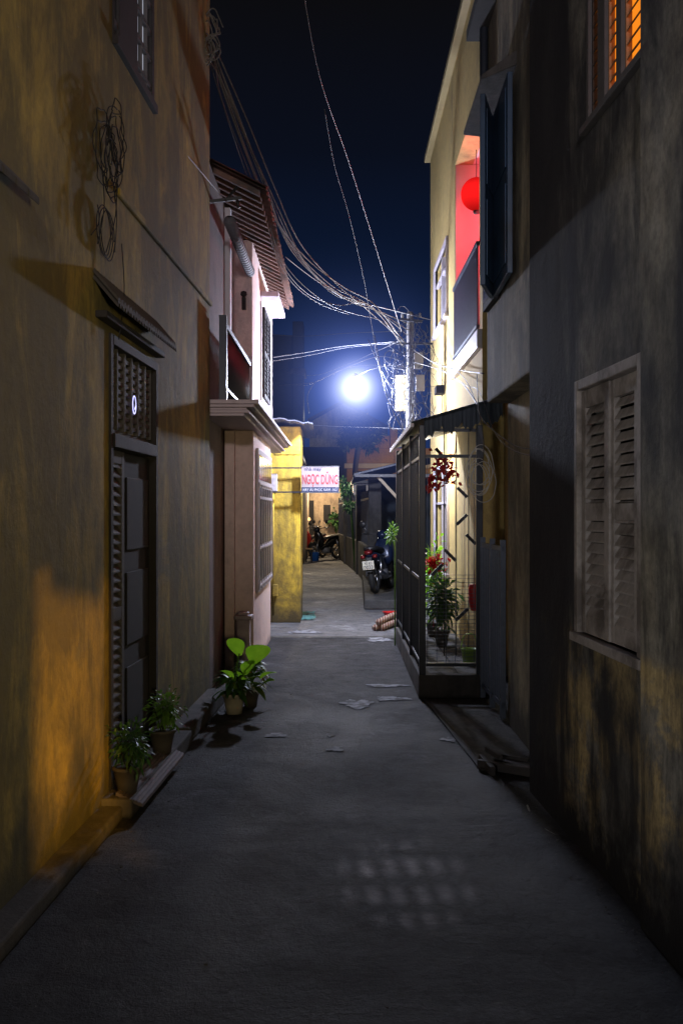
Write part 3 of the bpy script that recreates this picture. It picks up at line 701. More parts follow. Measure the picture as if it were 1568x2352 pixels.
# ---------------------------------------------------------------- cables
def cable(pix,r,mat,label,group=None,name='overhead_cable'):
    o=MB().tube(cr([P(*p) for p in pix]),r,5).build(name,M[mat]); return tag(o,label,'cable' if 'rope' not in name else 'rope',group)
bund=[[(475,95,7.8),(545,300,8.5),(620,480,9.4),(700,590,10.4),(790,660,11.4),(860,700,12.1),(930,790,12.5)],
      [(480,100,7.8),(530,250,8.4),(590,420,9.2),(650,600,10.2),(740,690,11.2),(810,720,11.9),(880,740,12.3),(932,800,12.5)],
      [(485,110,7.8),(560,330,8.7),(640,520,9.7),(720,630,10.7),(800,690,11.5),(870,715,12.1),(940,745,12.5)],
      [(470,120,7.8),(520,210,8.2),(600,400,9.2),(660,560,10.3),(730,640,11),(800,690,11.6),(855,705,12),(925,795,12.5)],
      [(490,120,7.8),(510,230,8.2),(570,390,8.9),(640,590,10),(700,670,10.8),(770,700,11.5),(815,695,11.9)],
      [(478,105,7.8),(580,360,8.9),(660,550,10),(760,655,11.2),(830,690,11.9),(900,740,12.4),(935,770,12.5)],
      [(482,90,7.8),(555,290,8.5),(635,470,9.4),(705,610,10.4),(780,675,11.4),(850,705,12.1),(925,780,12.5)],
      [(470,100,7.8),(515,250,8.3),(580,440,9.3),(650,620,10.4),(720,690,11.2),(800,722,11.8)],
      [(476,80,7.8),(535,230,8.3),(612,430,9.3),(680,575,10.4),(760,672,11.3),(840,700,12),(940,760,12.5)],
      [(488,95,7.8),(565,270,8.5),(630,430,9.3),(690,560,10.2),(770,650,11.3),(830,700,12),(915,775,12.5)]]
for i,b in enumerate(bund):
    cable(b,(.0062,.004,.0048)[i%3],'rope' if i%3!=1 else 'cable','grey cable sagging in the bundle from the left house top to the pole','cables in the sagging bundle')
cable([(690,-60,7),(735,180,8),(800,370,9.4),(860,560,10.9),(921,760,12.5)],.0036,'cablelt','straight taut pale cable dropping steeply from the sky to the pole')
cable([(745,250,8.5),(768,380,9.4),(800,490,10.2),(835,640,11.3),(852,740,11.9),(870,840,12.2),(900,925,12.4)],.0032,'cable','thin wavy cable left of the taut pale one, running past the lamp')
cable([(655,590,12),(720,640,12.2),(800,690,12.3),(870,705,12.4),(990,735,12.6)],.005,'cablelt','twisted pale cable from the pink house eave tip to the pole top')
cable([(620,822,13.3),(700,810,13.2),(790,795,13),(930,783,12.6)],.005,'cable','upper of two pale cables from pink house wall to the pole')
cable([(620,830,13.3),(700,818,13.2),(800,798,13),(932,786,12.6)],.0035,'cable','lower of two pale cables from pink house wall to the pole')
cable([(622,768,30),(700,772,29),(800,765,27),(935,760,24)],.01,'cable','faint far level cable above the lamp')
cable([(640,885,30),(720,878,28),(760,860,26),(860,820,22),(925,830,20)],.012,'cable','far cable passing just left of the lamp glow')
cable([(620,870,20),(700,885,18),(780,850,16),(850,838,14),(930,850,12.6)],.006,'cabledk','dark cable behind the lamp glow sloping to the pole')
cable([(635,850,16),(720,862,15),(800,835,14),(880,800,13),(935,775,12.6)],.005,'cabledk','dark cable from the pink house rear to the pole passing above the lamp')
cable([(700,975,15),(780,980,14.4),(860,982,13.6),(940,986,12.6)],.0035,'cable','thin level cable under the lamp from sheet roof to pole')
cable([(845,780,12.3),(880,860,12.4),(905,900,12.4),(925,985,12.5)],.005,'cabledk','dark cable drooping from the bundle down beside the pole')
cable([(860,770,12.3),(880,880,12.3),(895,930,12.35),(930,1000,12.4)],.005,'cabledk','second dark cable drooping lower beside the pole')
cable([(710,950,15),(706,910,15.2),(722,880,15.4),(745,866,15.6)],.012,'cabledk','short curved dark conduit rising from the dark roof left of the lamp',name='curved_conduit')
cable([(40,60,3.75),(120,170,4.2),(195,250,4.7),(330,240,5.9),(420,345,6.9),(510,452,7.95)],.004,'cablelt','pale cable running along the ochre wall to the eave bracket')
cable([(350,-30,6.4),(400,30,6.9),(440,75,7.4),(478,95,7.8)],.007,'rope','thick tan cable coming down the wall into the top knot')
cable([(380,-40,6.6),(430,40,7.2),(470,80,7.7)],.005,'cable','grey cable beside the thick tan one above the top knot')
cable([(420,40,7.2),(300,270,5.6),(240,340,5.15)],.004,'cabledk','dark cable crossing the upper ochre wall below the barred window')
M['ropelt']=simple('pale_tan_rope',(.42,.38,.28),.9,0,.4,80,.4)
cable([(455,130,7.55),(400,330,6.8),(320,575,5.85)],.007,'ropelt','slack tan rope hanging diagonally across the ochre wall',name='hanging_rope')
cable([(985,828,12.3),(1020,840,11),(1060,862,9.5),(1085,905,8.3),(1105,960,7.4),(1160,1010,6.6),(1205,1030,6.1),(1270,1018,5.3),(1330,980,4.85)],.004,'cable','cable running from the pole under the overhang to the mouldy house window')
cable([(985,835,12.3),(1030,858,10.5),(1070,885,9),(1100,900,8),(1140,1000,6.9),(1210,1045,6.05),(1290,1010,5.1),(1330,975,4.84)],.003,'cabledk','darker cable looping under the overhang beside the pale coil')
cable([(945,800,12.5),(1000,835,11.4),(1055,850,10),(1110,858,7.2)],.006,'cabledk','black cable from pole to the overhang soffit, upper')
cable([(945,830,12.5),(1010,850,11.4),(1060,880,9.6),(1100,935,7.5)],.006,'cabledk','black cable from pole to the overhang soffit, lower')
cable([(1095,860,7.3),(1098,930,7.3),(1110,1010,7.3),(1108,1060,7.3)],.004,'cabledk','black cable hanging straight down from the overhang to the coil')
rr_=random.Random(9)
mb=MB()
for k in range(7):
    c=P(1100+rr_.uniform(-10,10),1085+rr_.uniform(-22,22),7.3); a0=rr_.random()*3; pts=[]; sc_=rr_.uniform(.75,1.1)
    for j in range(19):
        a=a0+2*math.pi*j/18; pts.append(c+Vector((.09*sc_*math.cos(a)*rr_.uniform(.95,1.05),.03*math.sin(2*a),.15*sc_*math.sin(a))))
    mb.tube(cr(pts,2),.003,5)
tag(mb.build('cable_coil',simple('pale_coil_rubber',(.45,.44,.41),.5,0,.3,40,.05)),'pale coil of spare cable hanging below the overhang','cable coil')
mb=MB()
for k in range(11):
    cx,cy=232+rr_.uniform(-22,22),330+rr_.uniform(-70,60); a0=rr_.random()*6; pts=[]
    for j in range(16):
        a=a0+2*math.pi*j/15; uu,zz=FA.px(cx,cy)
        pts.append(FA.w(uu+.13*math.cos(a)*rr_.uniform(.9,1.1),.03+.02*rr_.random(),zz+.15*math.sin(a)*rr_.uniform(.9,1.1)))
    mb.tube(cr(pts,3),.0028,5)
for (x0,y0,x1,y1) in ((215,380,205,560),(235,380,245,580),(250,400,225,580),(205,470,190,540),(262,560,255,780)):
    p=FA.px(x0,y0);q_=FA.px(x1,y1); mb.tube(cr([FA.w(p[0],.04,p[1]),FA.w((p[0]+q_[0])/2+.04,.05,(p[1]+q_[1])/2),FA.w(q_[0],.04,q_[1])]),.0028,5)
for k in range(3):
    cx,cy=225,530; pts=[]
    for j in range(15):
        a=2*math.pi*j/14; uu,zz=FA.px(cx+k*5,cy+k*6); pts.append(FA.w(uu+.12*math.cos(a)*rr_.uniform(.9,1.1),.03,zz+.12*math.sin(a)))
    mb.tube(cr(pts,3),.0028,5)
tag(mb.build('cable_coil',simple('matt_black_cable',(.006,.006,.006),.9,0,.2,40,0)),'messy black cable tangle hung high on the ochre wall','cable coil')
mb=MB()
for k in range(10):
    c=P(480+rr_.uniform(-14,14),88+rr_.uniform(-34,34),7.75); pts=[]; sc_=rr_.uniform(.4,1)
    for j in range(13):
        a=2*math.pi*j/12+k; pts.append(c+Vector((.085*sc_*math.cos(a)*rr_.uniform(.8,1.2),.03*math.cos(3*a),.12*sc_*math.sin(a)*rr_.uniform(.8,1.2))))
    mb.tube(cr(pts,3),.005,5)
tag(mb.build('cable_knot',M['rope']),'tan knot of cables at the far top corner of the ochre wall','cable knot')
cable([(1210,1850,5.05),(1225,1885,4.9),(1250,1905,4.72),(1278,1921,4.62)],.005,'cablelt','short pale cable lying on the ground at the mouldy wall foot',name='ground_cable')
# ---------------------------------------------------------------- plants & pots
def pot(root,x,y,z,r,h,mat):
    MB().lathe((x,y,z),[(r*.68,0),(r*.8,h*.4),(r*.97,h*.86),(r*1.08,h*.88),(r*1.08,h),(r*.92,h),(r*.9,h*.9)],20).build('pot',M[mat],root)
    MB().lathe((x,y,z+h*.85),[(r*.9,0),(r*.85,.012),(.002,.018)],14).build('soil',M['soil'],root)
rp_=random.Random(11)
t=thing('potted_plant','potted plant with broad bright green leaves by the pink house corner','potted plant',(-.80,7.45,0))
pot(t,-.80,7.42,0,.085,.15,'potw')
st=MB(); lf=MB()
for (dx,h_,px_,py_,L,Wd,rl_) in ((-.05,.62,550,1482,.23,.14,.7),(.06,.5,583,1500,.25,.20,-.6),(.10,.38,598,1535,.17,.11,-.2),(-.07,.33,535,1535,.16,.11,.3),(.02,.45,566,1525,.2,.13,.1),(-.02,.4,556,1545,.17,.12,-.3),(.09,.3,600,1552,.15,.09,.2)):
    top=P(px_,py_,7.42+rp_.uniform(-.05,.05)); base=Vector((-.80,7.42,.13)); mid=(base+top)/2+Vector((0,0,.02))
    st.tube(cr([base,mid,top-Vector((0,0,.06))],4),.006,5)
    dd=Vector((dx*5,-.15,.8 if h_>.45 else .45))
    lf.leaf(top-Vector((0,0,.08)),dd,L,Wd,.35,8,rl_)
lf.build('leaves',M['leafbig'],t); st.build('stem',M['leafmd'],t)
sh=MB()
for k in range(60):
    a=rp_.random()*6.28; e_=rp_.uniform(-.1,.9); sh.leaf((-.80+.05*math.cos(a),7.42+.05*math.sin(a),.17+.1*rp_.random()),(math.cos(a),math.sin(a),e_),rp_.uniform(.08,.16),rp_.uniform(.03,.05),.6,4,rp_.uniform(-.5,.5))
sh.build('foliage',M['leafdk'],t)
t=thing('potted_plant','smaller dark leafy plant in brown pot behind the broad-leaved one','potted plant',(-.68,7.65,0))
pot(t,-.70,7.68,0,.07,.14,'pott')
sh=MB()
for k in range(70):
    a=rp_.random()*6.28; e_=rp_.uniform(.0,1.4); sh.leaf((-.70+.03*math.cos(a),7.68+.03*math.sin(a),.14+.2*rp_.random()),(math.cos(a),math.sin(a),e_),rp_.uniform(.1,.19),rp_.uniform(.04,.06),.7,4,rp_.uniform(-.5,.5))
sh.build('foliage',M['leafmd'],t)
for (x,y,z,r,h,m1,m2,lab,rad,n) in ((-1.04,5.78,.1,.075,.14,'pott','leafmd','bushy yellow-green potted plant on the ledge, farther of two by the left door',(.13,.12,.14),420),
                                (-1.07,4.98,.1,.07,.13,'pott','leafdk','dark green potted plant on the ledge, nearer of two by the left door',(.13,.15,.16),480)):
    t=thing('potted_plant',lab,'potted plant',(x,y,z)); pot(t,x,y,z,r,h,m1)
    MB().cloud((x+.02,y,z+h+.12),rad,n,.04,.015,rp_,.1).build('foliage',M[m2],t)
    for k in range(6):
        a=k; MB().tube([(x,y,z+h-.02),(x+.06*math.cos(a),y+.06*math.sin(a),z+h+.14)],.003,4).build('stem',M['darkwood'],t)
def cp_plant(px_,pyt,pyb,Y,wpx,lab,mat,n,potm='pott'):
    a=P(px_,pyt,Y); z0=.113; hh=a.z-z0
    t=thing('potted_plant',lab,'potted plant',(a.x,Y,z0)); pot(t,a.x,Y,z0,.08,.16,potm)
    w_=wpx*Y/F/2
    MB().cloud((a.x,Y,z0+.16+(hh-.16)/2),(w_,w_,(hh-.16)/2),n,.09,.03,rp_,.1).build('foliage',M[mat],t)
    for k in range(5): MB().tube([(a.x,Y,z0+.14),(a.x+.05*math.cos(k*1.3),Y+.05*math.sin(k*1.3),z0+hh*.8)],.006,4).build('stem',M['leafdk'],t)
cp_plant(1014,1300,1450,10.3,84,'tall dark leafy potted shrub inside the porch cage','leafdk',620)
cp_plant(994,1205,1420,11.1,64,'bright green bushy potted plant at the back of the porch cage','leafbig',340)
mb=MB(); mb.cloud((.56,11.2,1.25),(.06,.2,.13),80,.07,.03,rp_); mb.tube([(.60,11.2,0),(.6,11.2,1.2)],.008)
tag(mb.build('climbing_plant',M['leafmd']),'leafy green climber poking out of the left side of the porch cage','plant')
mb=MB()
for k in range(200):
    t_=rp_.random(); c=P(985+55*t_,1095-30*t_+25*math.sin(t_*9),9.2); c+=Vector((rp_.gauss(0,.035),rp_.gauss(0,.05),rp_.gauss(0,.035)))
    mb.leaf(c,(rp_.uniform(-1,1),rp_.uniform(-1,1),rp_.uniform(-1,.6)),.05,.035,.2,2,rp_.random()*3)
mb.tube([P(980,1105,9.2),P(1010,1085,9.2),P(1045,1040,9.2),P(1048,1000,9.2)],.005)
tag(mb.build('flower_garland',M['flower']),'red bougainvillea garland hanging inside the top of the porch cage','flowers')
mb=MB()
for k in range(90):
    c=P(995,1292,10.9)+Vector((rp_.gauss(0,.06),rp_.gauss(0,.05),rp_.gauss(0,.035))); mb.leaf(c,(rp_.uniform(-1,1),rp_.uniform(-1,1),rp_.uniform(-1,1)),.06,.05,.2,2)
mb.tube([P(995,1292,10.9),P(995,1440,10.9)],.005)
tag(mb.build('flower_cluster',M['flower']),'cluster of red flowers low among the porch plants','flowers')
def basket(name,lab,c,r0,r1,h,mat):
    t=thing(name,lab,'basket',c)
    mb=MB(); mb.lathe(c,[(r0,0),(r1,h),(r1*1.06,h),(r1*1.06,h-.015),(r1*.95,h-.012),(r0*.9,.012),(.003,.012)],18); mb.build('tub',M[mat],t)
    c=Vector(c); MB().tube(cr([c+Vector((-r1,0,h)),c+Vector((-r1*.6,0,h+.12)),c+Vector((r1*.6,0,h+.12)),c+Vector((r1,0,h))],4),.006).build('handle',M[mat],t)
basket('plastic_basket','lime green plastic basket on the tiled porch floor',(P(1077,1465,9.1).x,9.1,.113),.055,.075,.14,'green')
tb=MB(); c=P(1088,1372,9.1); tb.lathe((c.x,9.1,c.z-.12),[(.03,0),(.05,.08),(.055,.2),(.045,.24)],14)
tb.tube([(c.x,9.1,c.z+.1),(c.x,9.1,c.z+.25)],.004)
tag(tb.build('red_bucket',M['red']),'small red bucket hanging on the porch wall above the green basket','bucket')
mb=MB(); mb.lathe((.71,14.3,0),[(.08,0),(.12,.06),(.13,.07),(.11,.06),(.07,.01),(.002,.01)],18)
tag(mb.build('plastic_basin',M['red']),'shallow red plastic basin on the ground past the porch cage','basin')
t_=NT('striped_mat_cloth'); wv=t_.n('TexWave'); wv.inputs['Scale'].default_value=9; wv.bands_direction='X'; p=t_.pos((1,1,1)); t_.l(p,wv.inputs[0])
t_.bsdf(t_.mix(t_.ramp(wv.outputs['Fac'],.45,.55),(.16,.05,.035),(.42,.33,.27)),.9)
M['stripe']=t_.m
for i,(dx,dz) in enumerate(((0,0),(.085,.0),(.042,.07))):
    o_=MB().tube([(.42+dx,12.55,.04+dz),(.55+dx,12.9,.05+dz*1.1),(.66+dx,13.2,.06+dz*1.1)],.04,10).build('rolled_mat',M['stripe'])
    tag(o_,('leftmost red and cream striped rolled mat of the pile by the lane edge','rightmost red and cream striped rolled mat of the pile by the lane edge','top red and cream striped rolled mat of the pile by the lane edge')[i],'rolled mat','striped rolled mats')
mb=MB(); vs=[];fs=[]
for i in range(9):
    for j in range(7): vs.append((-.62+.24*i/8+.02*math.sin(j),13.8+1.1*j/6,.012+.006*math.sin(i*2+j)))
for i in range(8):
    for j in range(6): a=i*7+j; fs.append((a,a+7,a+8,a+1))
mb.add(vs,fs); tag(mb.build('teal_rug',M['teal']),'worn teal mat on the lane at the yellow wall corner','rug')
mb=MB(); n=14; vs=[]
for k in range(n+1):
    f0=k/n; x0=-1.09+.13*f0; z0=.124-.055*f0+(.004 if k%2 else 0)
    for (y_,dx) in ((4.88,-.015),(5.9,.03)): vs+=[(x0+dx,y_,z0-.018),(x0+dx,y_,z0)]
fs=[(0,1,3,2),(4*n,4*n+2,4*n+3,4*n+1)]
for k in range(n):
    a=4*k;b=a+4; fs+=[(a+1,a+3,b+3,b+1),(a,b,b+2,a+2),(a,a+1,b+1,b),(a+2,b+2,b+3,a+3)]
mb.add(vs,fs)
tag(mb.build('ramp_plank',M['plank']),'grooved mauve ramp plank leaning on the ledge under the left door','ramp')
mb=MB(); mb.bar((.80,5.82,.03),(1.08,5.62,.03),.04,.05); mb.bar((.83,5.95,.03),(.86,5.66,.025),.03,.05); mb.bar((.90,5.98,.05),(1.1,5.85,.04),.03,.02); mb.bar((.93,5.92,.03),(1.12,5.75,.02),.09,.02); mb.bar((.88,6.05,.06),(.92,5.75,.08),.02,.03)
tag(mb.build('broken_crate',M['dimwood'],bev=.003),'broken dark wooden crate frame on the ground at right','crate')
# ---------------------------------------------------------------- motorbikes
def motorbike(lab,x,y,z,rz,paint,plate=False,lean=0):
    t=thing('motorbike',lab,'motorbike',(x,y,z),rz,None,True); t.rotation_euler=(0,lean,rz)
    for yc in (-.6,.64):
        wv=MB().torus((0,yc,.29),.245,.045,22,8,'x').build('wheel',M['rubber'],t)
        r=MB(); r.torus((0,yc,.29),.2,.014,20,6,'x'); r.lathe((-.04,yc,.29),[(.03,0),(.04,.02),(.04,.06),(.03,.08)],10,'x')
        for k in range(10):
            a=k*math.pi/5; r.bar((0,yc,.29),(0,yc+.2*math.cos(a),.29+.2*math.sin(a)),.006,.006)
        r.build('rim',M['chrome'],wv)
    MB().loft([(-.92,.02,.66,.02),(-.85,.08,.66,.06),(-.6,.12,.6,.1),(-.3,.12,.56,.12),(-.05,.1,.46,.1),(.2,.07,.38,.06),(.3,.06,.4,.08)]).build('body',M[paint],t)
    MB().loft([(.22,.13,.55,.05),(.3,.18,.62,.22),(.36,.17,.68,.24),(.42,.11,.78,.16),(.47,.05,.82,.07)]).build('leg_shield',M[paint],t)
    MB().loft([(-.82,.03,.75,.02),(-.78,.1,.755,.045),(-.5,.13,.74,.05),(-.2,.13,.71,.055),(.0,.09,.68,.05),(.05,.03,.67,.02)]).build('seat',M['seat'],t)
    MB().loft([(.30,.04,.95,.03),(.36,.1,.96,.07),(.44,.11,.97,.08),(.5,.07,.95,.05)]).build('headlight_cowl',M[paint],t)
    MB().loft([(.49,.05,.95,.04),(.53,.045,.95,.035),(.54,.01,.95,.01)]).build('headlight',M['glass'],t)
    mb=MB(); mb.tube(cr([Vector((-.34,.26,1.0)),Vector((-.2,.36,.99)),Vector((0,.38,.97)),Vector((.2,.36,.99)),Vector((.34,.26,1.0))],4),.014,6); mb.build('handlebar',M['seat'],t)
    for s_ in (-1,1):
        m_=MB(); m_.tube([(s_*.24,.33,1.0),(s_*.3,.3,1.14)],.007,5); m_.build('mirror_stalk',M['chrome'],t)
        m2=MB(); m2.lathe((s_*.31,.3,1.17),[(.01,-.02),(.055,-.012),(.06,0),(.05,.012),(.01,.014)],12,'y'); m2.build('mirror',M['seat'],t)
        MB().tube([(s_*.07,.42,.75),(s_*.07,.64,.29)],.018,6).build('fork',M['chrome'],t)
        MB().tube([(s_*.12,-.5,.62),(s_*.12,-.6,.3)],.022,8).build('shock',M['chrome'],t)
        MB().loft([(-.9,.03,.62,.025),(-.86,.04,.63,.03),(-.82,.03,.64,.02)]).build('indicator',M['redlens'],t).location=(s_*.1,0,0)
    MB().loft([(-.95,.04,.69,.02),(-.93,.06,.69,.03),(-.86,.08,.7,.05)]).build('tail_light',M['redlens'],t)
    mb=MB(); mb.tube([(.13,.1,.25),(.14,-.3,.24),(.15,-.5,.3)],.02,8); mb.tube([(.15,-.35,.27),(.155,-.85,.37)],.045,10); mb.build('exhaust',M['chrome'],t)
    MB().loft([(-.2,.1,.3,.09),(.0,.12,.3,.1),(.15,.1,.32,.08)]).build('engine',M['boxgrey'],t)
    for yc in (.64,-.6):
        mb=MB()
        for k in range(8):
            a0=math.radians(20+k*17); a1=math.radians(20+(k+1)*17)
            q=[(.29+.31*math.sin(a),yc+.31*math.cos(a)) for a in (a0,a1)]
            mb.add([(-.05,q[0][1],q[0][0]),(.05,q[0][1],q[0][0]),(.05,q[1][1],q[1][0]),(-.05,q[1][1],q[1][0])],[(0,1,2,3)])
        mb.build('mudguard',M[paint],t)
    mb=MB(); mb.hexa([(-.05,-.92,.38),(.05,-.92,.38),(.04,-.84,.62),(-.04,-.84,.62),(-.05,-.93,.38),(.05,-.93,.38),(.04,-.87,.62),(-.04,-.87,.62)]); mb.build('rear_flap',M['seat'],t)
    mb=MB(); mb.tube([(-.1,-.05,.3),(-.22,.0,.02)],.01,5); mb.build('kickstand',M['chrome'],t)
    if plate:
        MB().box(-.095,.095,-.965,-.958,.42,.56).build('number_plate',M['plate'],t,bev=.003)
        text('43 K1',-.06,.06,.50,.545,-.967,M['ink'],'plate_lettering',t,bold=.01)
        text('0033',-.075,.075,.43,.488,-.967,M['ink'],'plate_lettering',t,bold=.01)
    return t
motorbike('blue-black motorbike with cream number plate parked on the raised pavement',P(878,1365,16.6).x+.03,17.0,.15,math.radians(-14),'bodyblue',True,-.1)
motorbike('black scooter parked beyond the sign at the far bend',-.47,31.2,0,math.radians(148),'bodyblack',False,.1)
motorbike('red motorbike parked left of the black scooter',-.92,32.2,0,math.radians(150),'bodyred',False,.08)
motorbike('dark motorbike at the very back against the peach wall',-.45,33.7,0,math.radians(95),'bodyblue',False,.08)
# ---------------------------------------------------------------- far houses
Pe=thing('peach_house','peach plastered house closing the lane behind the scooters','house',(-1,34.5,0))
MB().box(-5,-.02,34.4,38,0,2.75).build('wall',M['peach'],Pe,bev=.01)
mb=MB(); mb.box(-1.28,-.95,34.36,34.399,0,1.9); mb.build('door',M['darkwood'],Pe)
wfm=MB(); wfm.box(-.62,-.38,34.35,34.399,1.2,1.75); WW=wfm.build('window',M['darkwood'],Pe,bev=.005)
mb=MB(); mb.hexa([(-5,33.7,2.5),(.1,33.7,2.5),(.1,38,3.9),(-5,38,3.9),(-5,33.7,2.58),(.1,33.7,2.58),(.1,38,3.98),(-5,38,3.98)]); mb.build('roof',M['tiledk'],Pe)
mb=MB(); mb.cloud((-.25,34.2,1.25),(.2,.1,.45),70,.2,.1,rp_); tag(mb.build('climbing_vine',M['leafdk']),'dark vine on the peach wall behind the black scooter','plant')
mb=MB(); mb.box(-1.3,-1.1,27.5,34.3,0,2.3); tag(mb.build('garden_wall',M['peach'],bev=.02),'stained peach garden wall along the left of the far lane','wall')
mb=MB(); mb.lathe((-.82,30.4,0),[(.12,0),(.15,.26),(.16,.27),(.14,.26),(.1,.02),(.002,.02)],14); tag(mb.build('blue_bucket',M['bluepl']),'small blue bucket on the ground beside the black scooter','bucket')
st_=thing('wooden_stool','small wooden stool against the far left garden wall','stool',(-.98,29.6,0))
MB().box(-1.08,-.86,29.5,29.75,.38,.42).build('seat',M['orange'],st_)
for q in ((-1.06,29.53),(-.9,29.53),(-1.06,29.7),(-.9,29.7)): MB().box(q[0],q[0]+.03,q[1],q[1]+.03,0,.379).build('leg',M['darkwood'],st_)
hb=thing('hanging_bulb','small warm hanging bulb left of the far black scooter','light bulb',(-.98,30.2,1.3))
MB().lathe((-.98,30.2,1.3),[(.012,-.06),(.04,-.04),(.045,-.02),(.025,.02),(.015,.04)],12).build('bulb',emis('warm_bulb_glow',(1,.5,.18),3),hb)
MB().tube([(-.98,30.2,1.34),(-.98,30.2,2.2)],.006,5).build('cord',M['cabledk'],hb)
Lr=thing('dark_roofed_house','low house with dark roof just above the shop sign','house',(-1,20,0))
MB().box(-4,-1.15,17,27,0,2.5).build('wall',M['yel'],Lr)
mb=MB(); mb.hexa([(-4,16.8,3.4),(-.75,16.8,2.62),(-.95,27,2.75),(-4,27,3.5),(-4,16.8,3.48),(-.75,16.8,2.70),(-.95,27,2.83),(-4,27,3.58)]); mb.build('roof',M['tiledk'],Lr)
Fe=thing('iron_fence','dark iron railing on a low stained wall along the right of the far lane','fence',(.4,22,0))
pts=[(.62,18.6),(.47,24),(.18,29),(-.1,33.2)]
for (xa,ya),(xb,yb) in zip(pts[:-1],pts[1:]):
    fr=Fr(xa,ya,xb,yb,-1)
    MB().fbox(fr,.13,fr.L-.14,-.08,.08,0,.8).build('low_wall',M['conc'],Fe,bev=.01)
    b_=MB(); u=.2
    while u<fr.L-.15: b_.fbox(fr,u,u+.03,-.015,.015,.8,1.95); u+=.22
    b_.fbox(fr,.13,fr.L-.14,-.02,.02,1.75,1.8); b_.build('railing',M['iron'],Fe)
    MB().fbox(fr,-.1,.12,-.12,.12,0,2.15).build('pier',M['conc'],Fe,bev=.015)
Sh=thing('lean_to_shed','open lean-to shed with sheet roof and pale strut behind the parked motorbike','shed',(1.2,18.5,0))
vs=[];fs=[];n=30
for lay in (0,1):
    for i in range(n+1):
        yy=17.4+4.5*i/n
        for x,z in ((.22,2.17),(2.6,2.75)): vs.append((x,yy,z+.015*math.sin(i*2.1)-lay*.03))
o=2*(n+1)
for i in range(n):
    a=2*i; fs+=[(a,a+2,a+3,a+1),(o+a,o+a+2,o+a+3,o+a+1),(a,a+2,o+a+2,o+a)]
fs+=[(0,1,o+1,o)]
MB().add(vs,fs).build('roof',M['sheet'],Sh)
MB().box(.23,2.6,17.36,17.395,2.11,2.16).build('eave_board',M['boxgrey'],Sh)
MB().bar((.62,17.5,2.14),(.98,17.5,1.75),.04,.05).build('strut',M['cream'],Sh)
MB().box(.97,1.03,17.46,17.54,.15,2.3).build('post',M['boxgrey'],Sh)
MB().box(.70,2.6,20.8,20.9,0,2.3).build('back_wall',M['navy'],Sh)
MB().box(2.5,2.6,17.5,20.8,0,2.3).build('side_wall',M['navy'],Sh)
for k,(x_,z_,s_,m_,lab) in enumerate(((.80,.15,.2,'boxgrey','grey box at the bottom of the stack in the dark lean-to'),(.83,.355,.17,'cream','cream box second from the bottom of the stack in the lean-to'),(.80,.53,.15,'bluepl','blue box third up in the lean-to stack'),(1.08,.15,.26,'darkwood','dark wooden crate right of the box stack in the lean-to'))):
    tag(MB().box(x_-s_/2,x_+s_/2,19.9,19.9+s_,z_,z_+s_).build('storage_box',M[m_],bev=.01),lab,'box','boxes stored in the lean-to')
Ki=thing('blue_white_kiosk','small blue and white house front with railing seen past the iron fence','house',(.7,29,0))
MB().box(.35,2.4,30,32,0,2.35).build('wall',M['white'],Ki,bev=.01)
MB().box(.33,2.42,29.96,29.999,1.62,1.74).build('blue_band',M['signb'],Ki)
for k in range(3): MB().box(.5+k*.28,.68+k*.28,29.96,29.999,1.78,2.02).build('window',M['glass'],Ki)
MB().box(.3,2.5,29.7,32,2.36,2.45).build('roof',M['sheet'],Ki)
Oh=thing('orange_house','orange and cream house with stepped parapet in the distance right of the lamp','house',(1,40,0))
MB().box(.2,6,39,44,0,4.0).build('wall',M['orange'],Oh,bev=.02)
MB().box(.1,6.1,38.8,38.99,3.2,3.4).build('cornice',M['cream'],Oh,bev=.02)
for (x0,x1,z) in ((1.1,1.29,5.0),(1.3,1.88,4.5),(1.9,2.2,4.8)): MB().box(x0,x1,38.95,39.3,4.0,z).build('parapet_step',M['orange'],Oh,bev=.03)
MB().box(.9,2.1,38.6,38.9,2.2,2.35).build('balcony',M['cream'],Oh,bev=.02)
for k in range(3): MB().box(.5+k*.6,.8+k*.6,38.95,38.999,2.5,3.1).build('window',M['darkwood'],Oh)
Gh=thing('gable_house','pale gabled house wall far behind the lamp','house',(0,46,0))
a=[P(711,970,46),P(790,925,46),P(890,985,46)]
mb=MB()
f=[(a[0].x,46,0),(a[2].x,46,0),tuple(a[2]),tuple(a[1]),tuple(a[0])]
bk=[(v[0],54,v[2]) for v in f]
mb.add(f+bk,[(0,1,2,3,4),(5,6,7,8,9),(0,1,6,5),(1,2,7,6),(4,0,5,9)]); mb.build('wall',M['wallDl'],Gh)
mb=MB()
for p,q in ((a[0],a[1]),(a[1],a[2])): mb.hexa([p+Vector((-.1,-.2,.02)),q+Vector((0,-.2,.02)),q+Vector((0,8,.02)),p+Vector((-.1,8,.02)),p+Vector((-.1,-.2,.14)),q+Vector((0,-.2,.14)),q+Vector((0,8,.14)),p+Vector((-.1,8,.14))])
mb.build('roof',M['tiledk'],Gh)
Th=thing('dark_tower_house','unlit tall narrow house silhouette left of the lamp','house',(-2.5,41,0))
d=P(697,742,41)
MB().box(-4.5,P(672,0,41).x,41,46,0,P(0,770,41).z).build('wall',M['navy'],Th)
MB().box(P(673,0,41).x,d.x,40.6,42,0,d.z).build('tower',M['navy'],Th,bev=.03)
MB().box(P(668,0,41).x,P(702,0,41).x,40.5,42.1,P(0,862,41).z,P(0,850,41).z).build('ledge',M['pole'],Th)
Tr=thing('tree','dark leafy tree behind the orange house under the lamp','tree',(1,37,0))
MB().tube(cr([Vector((.55,36.5,0)),Vector((.6,36.5,1.5)),Vector((.5,36.5,3)),Vector((.7,36.5,4.3))]),.1,8,None).build('trunk',M['darkwood'],Tr)
mb=MB()
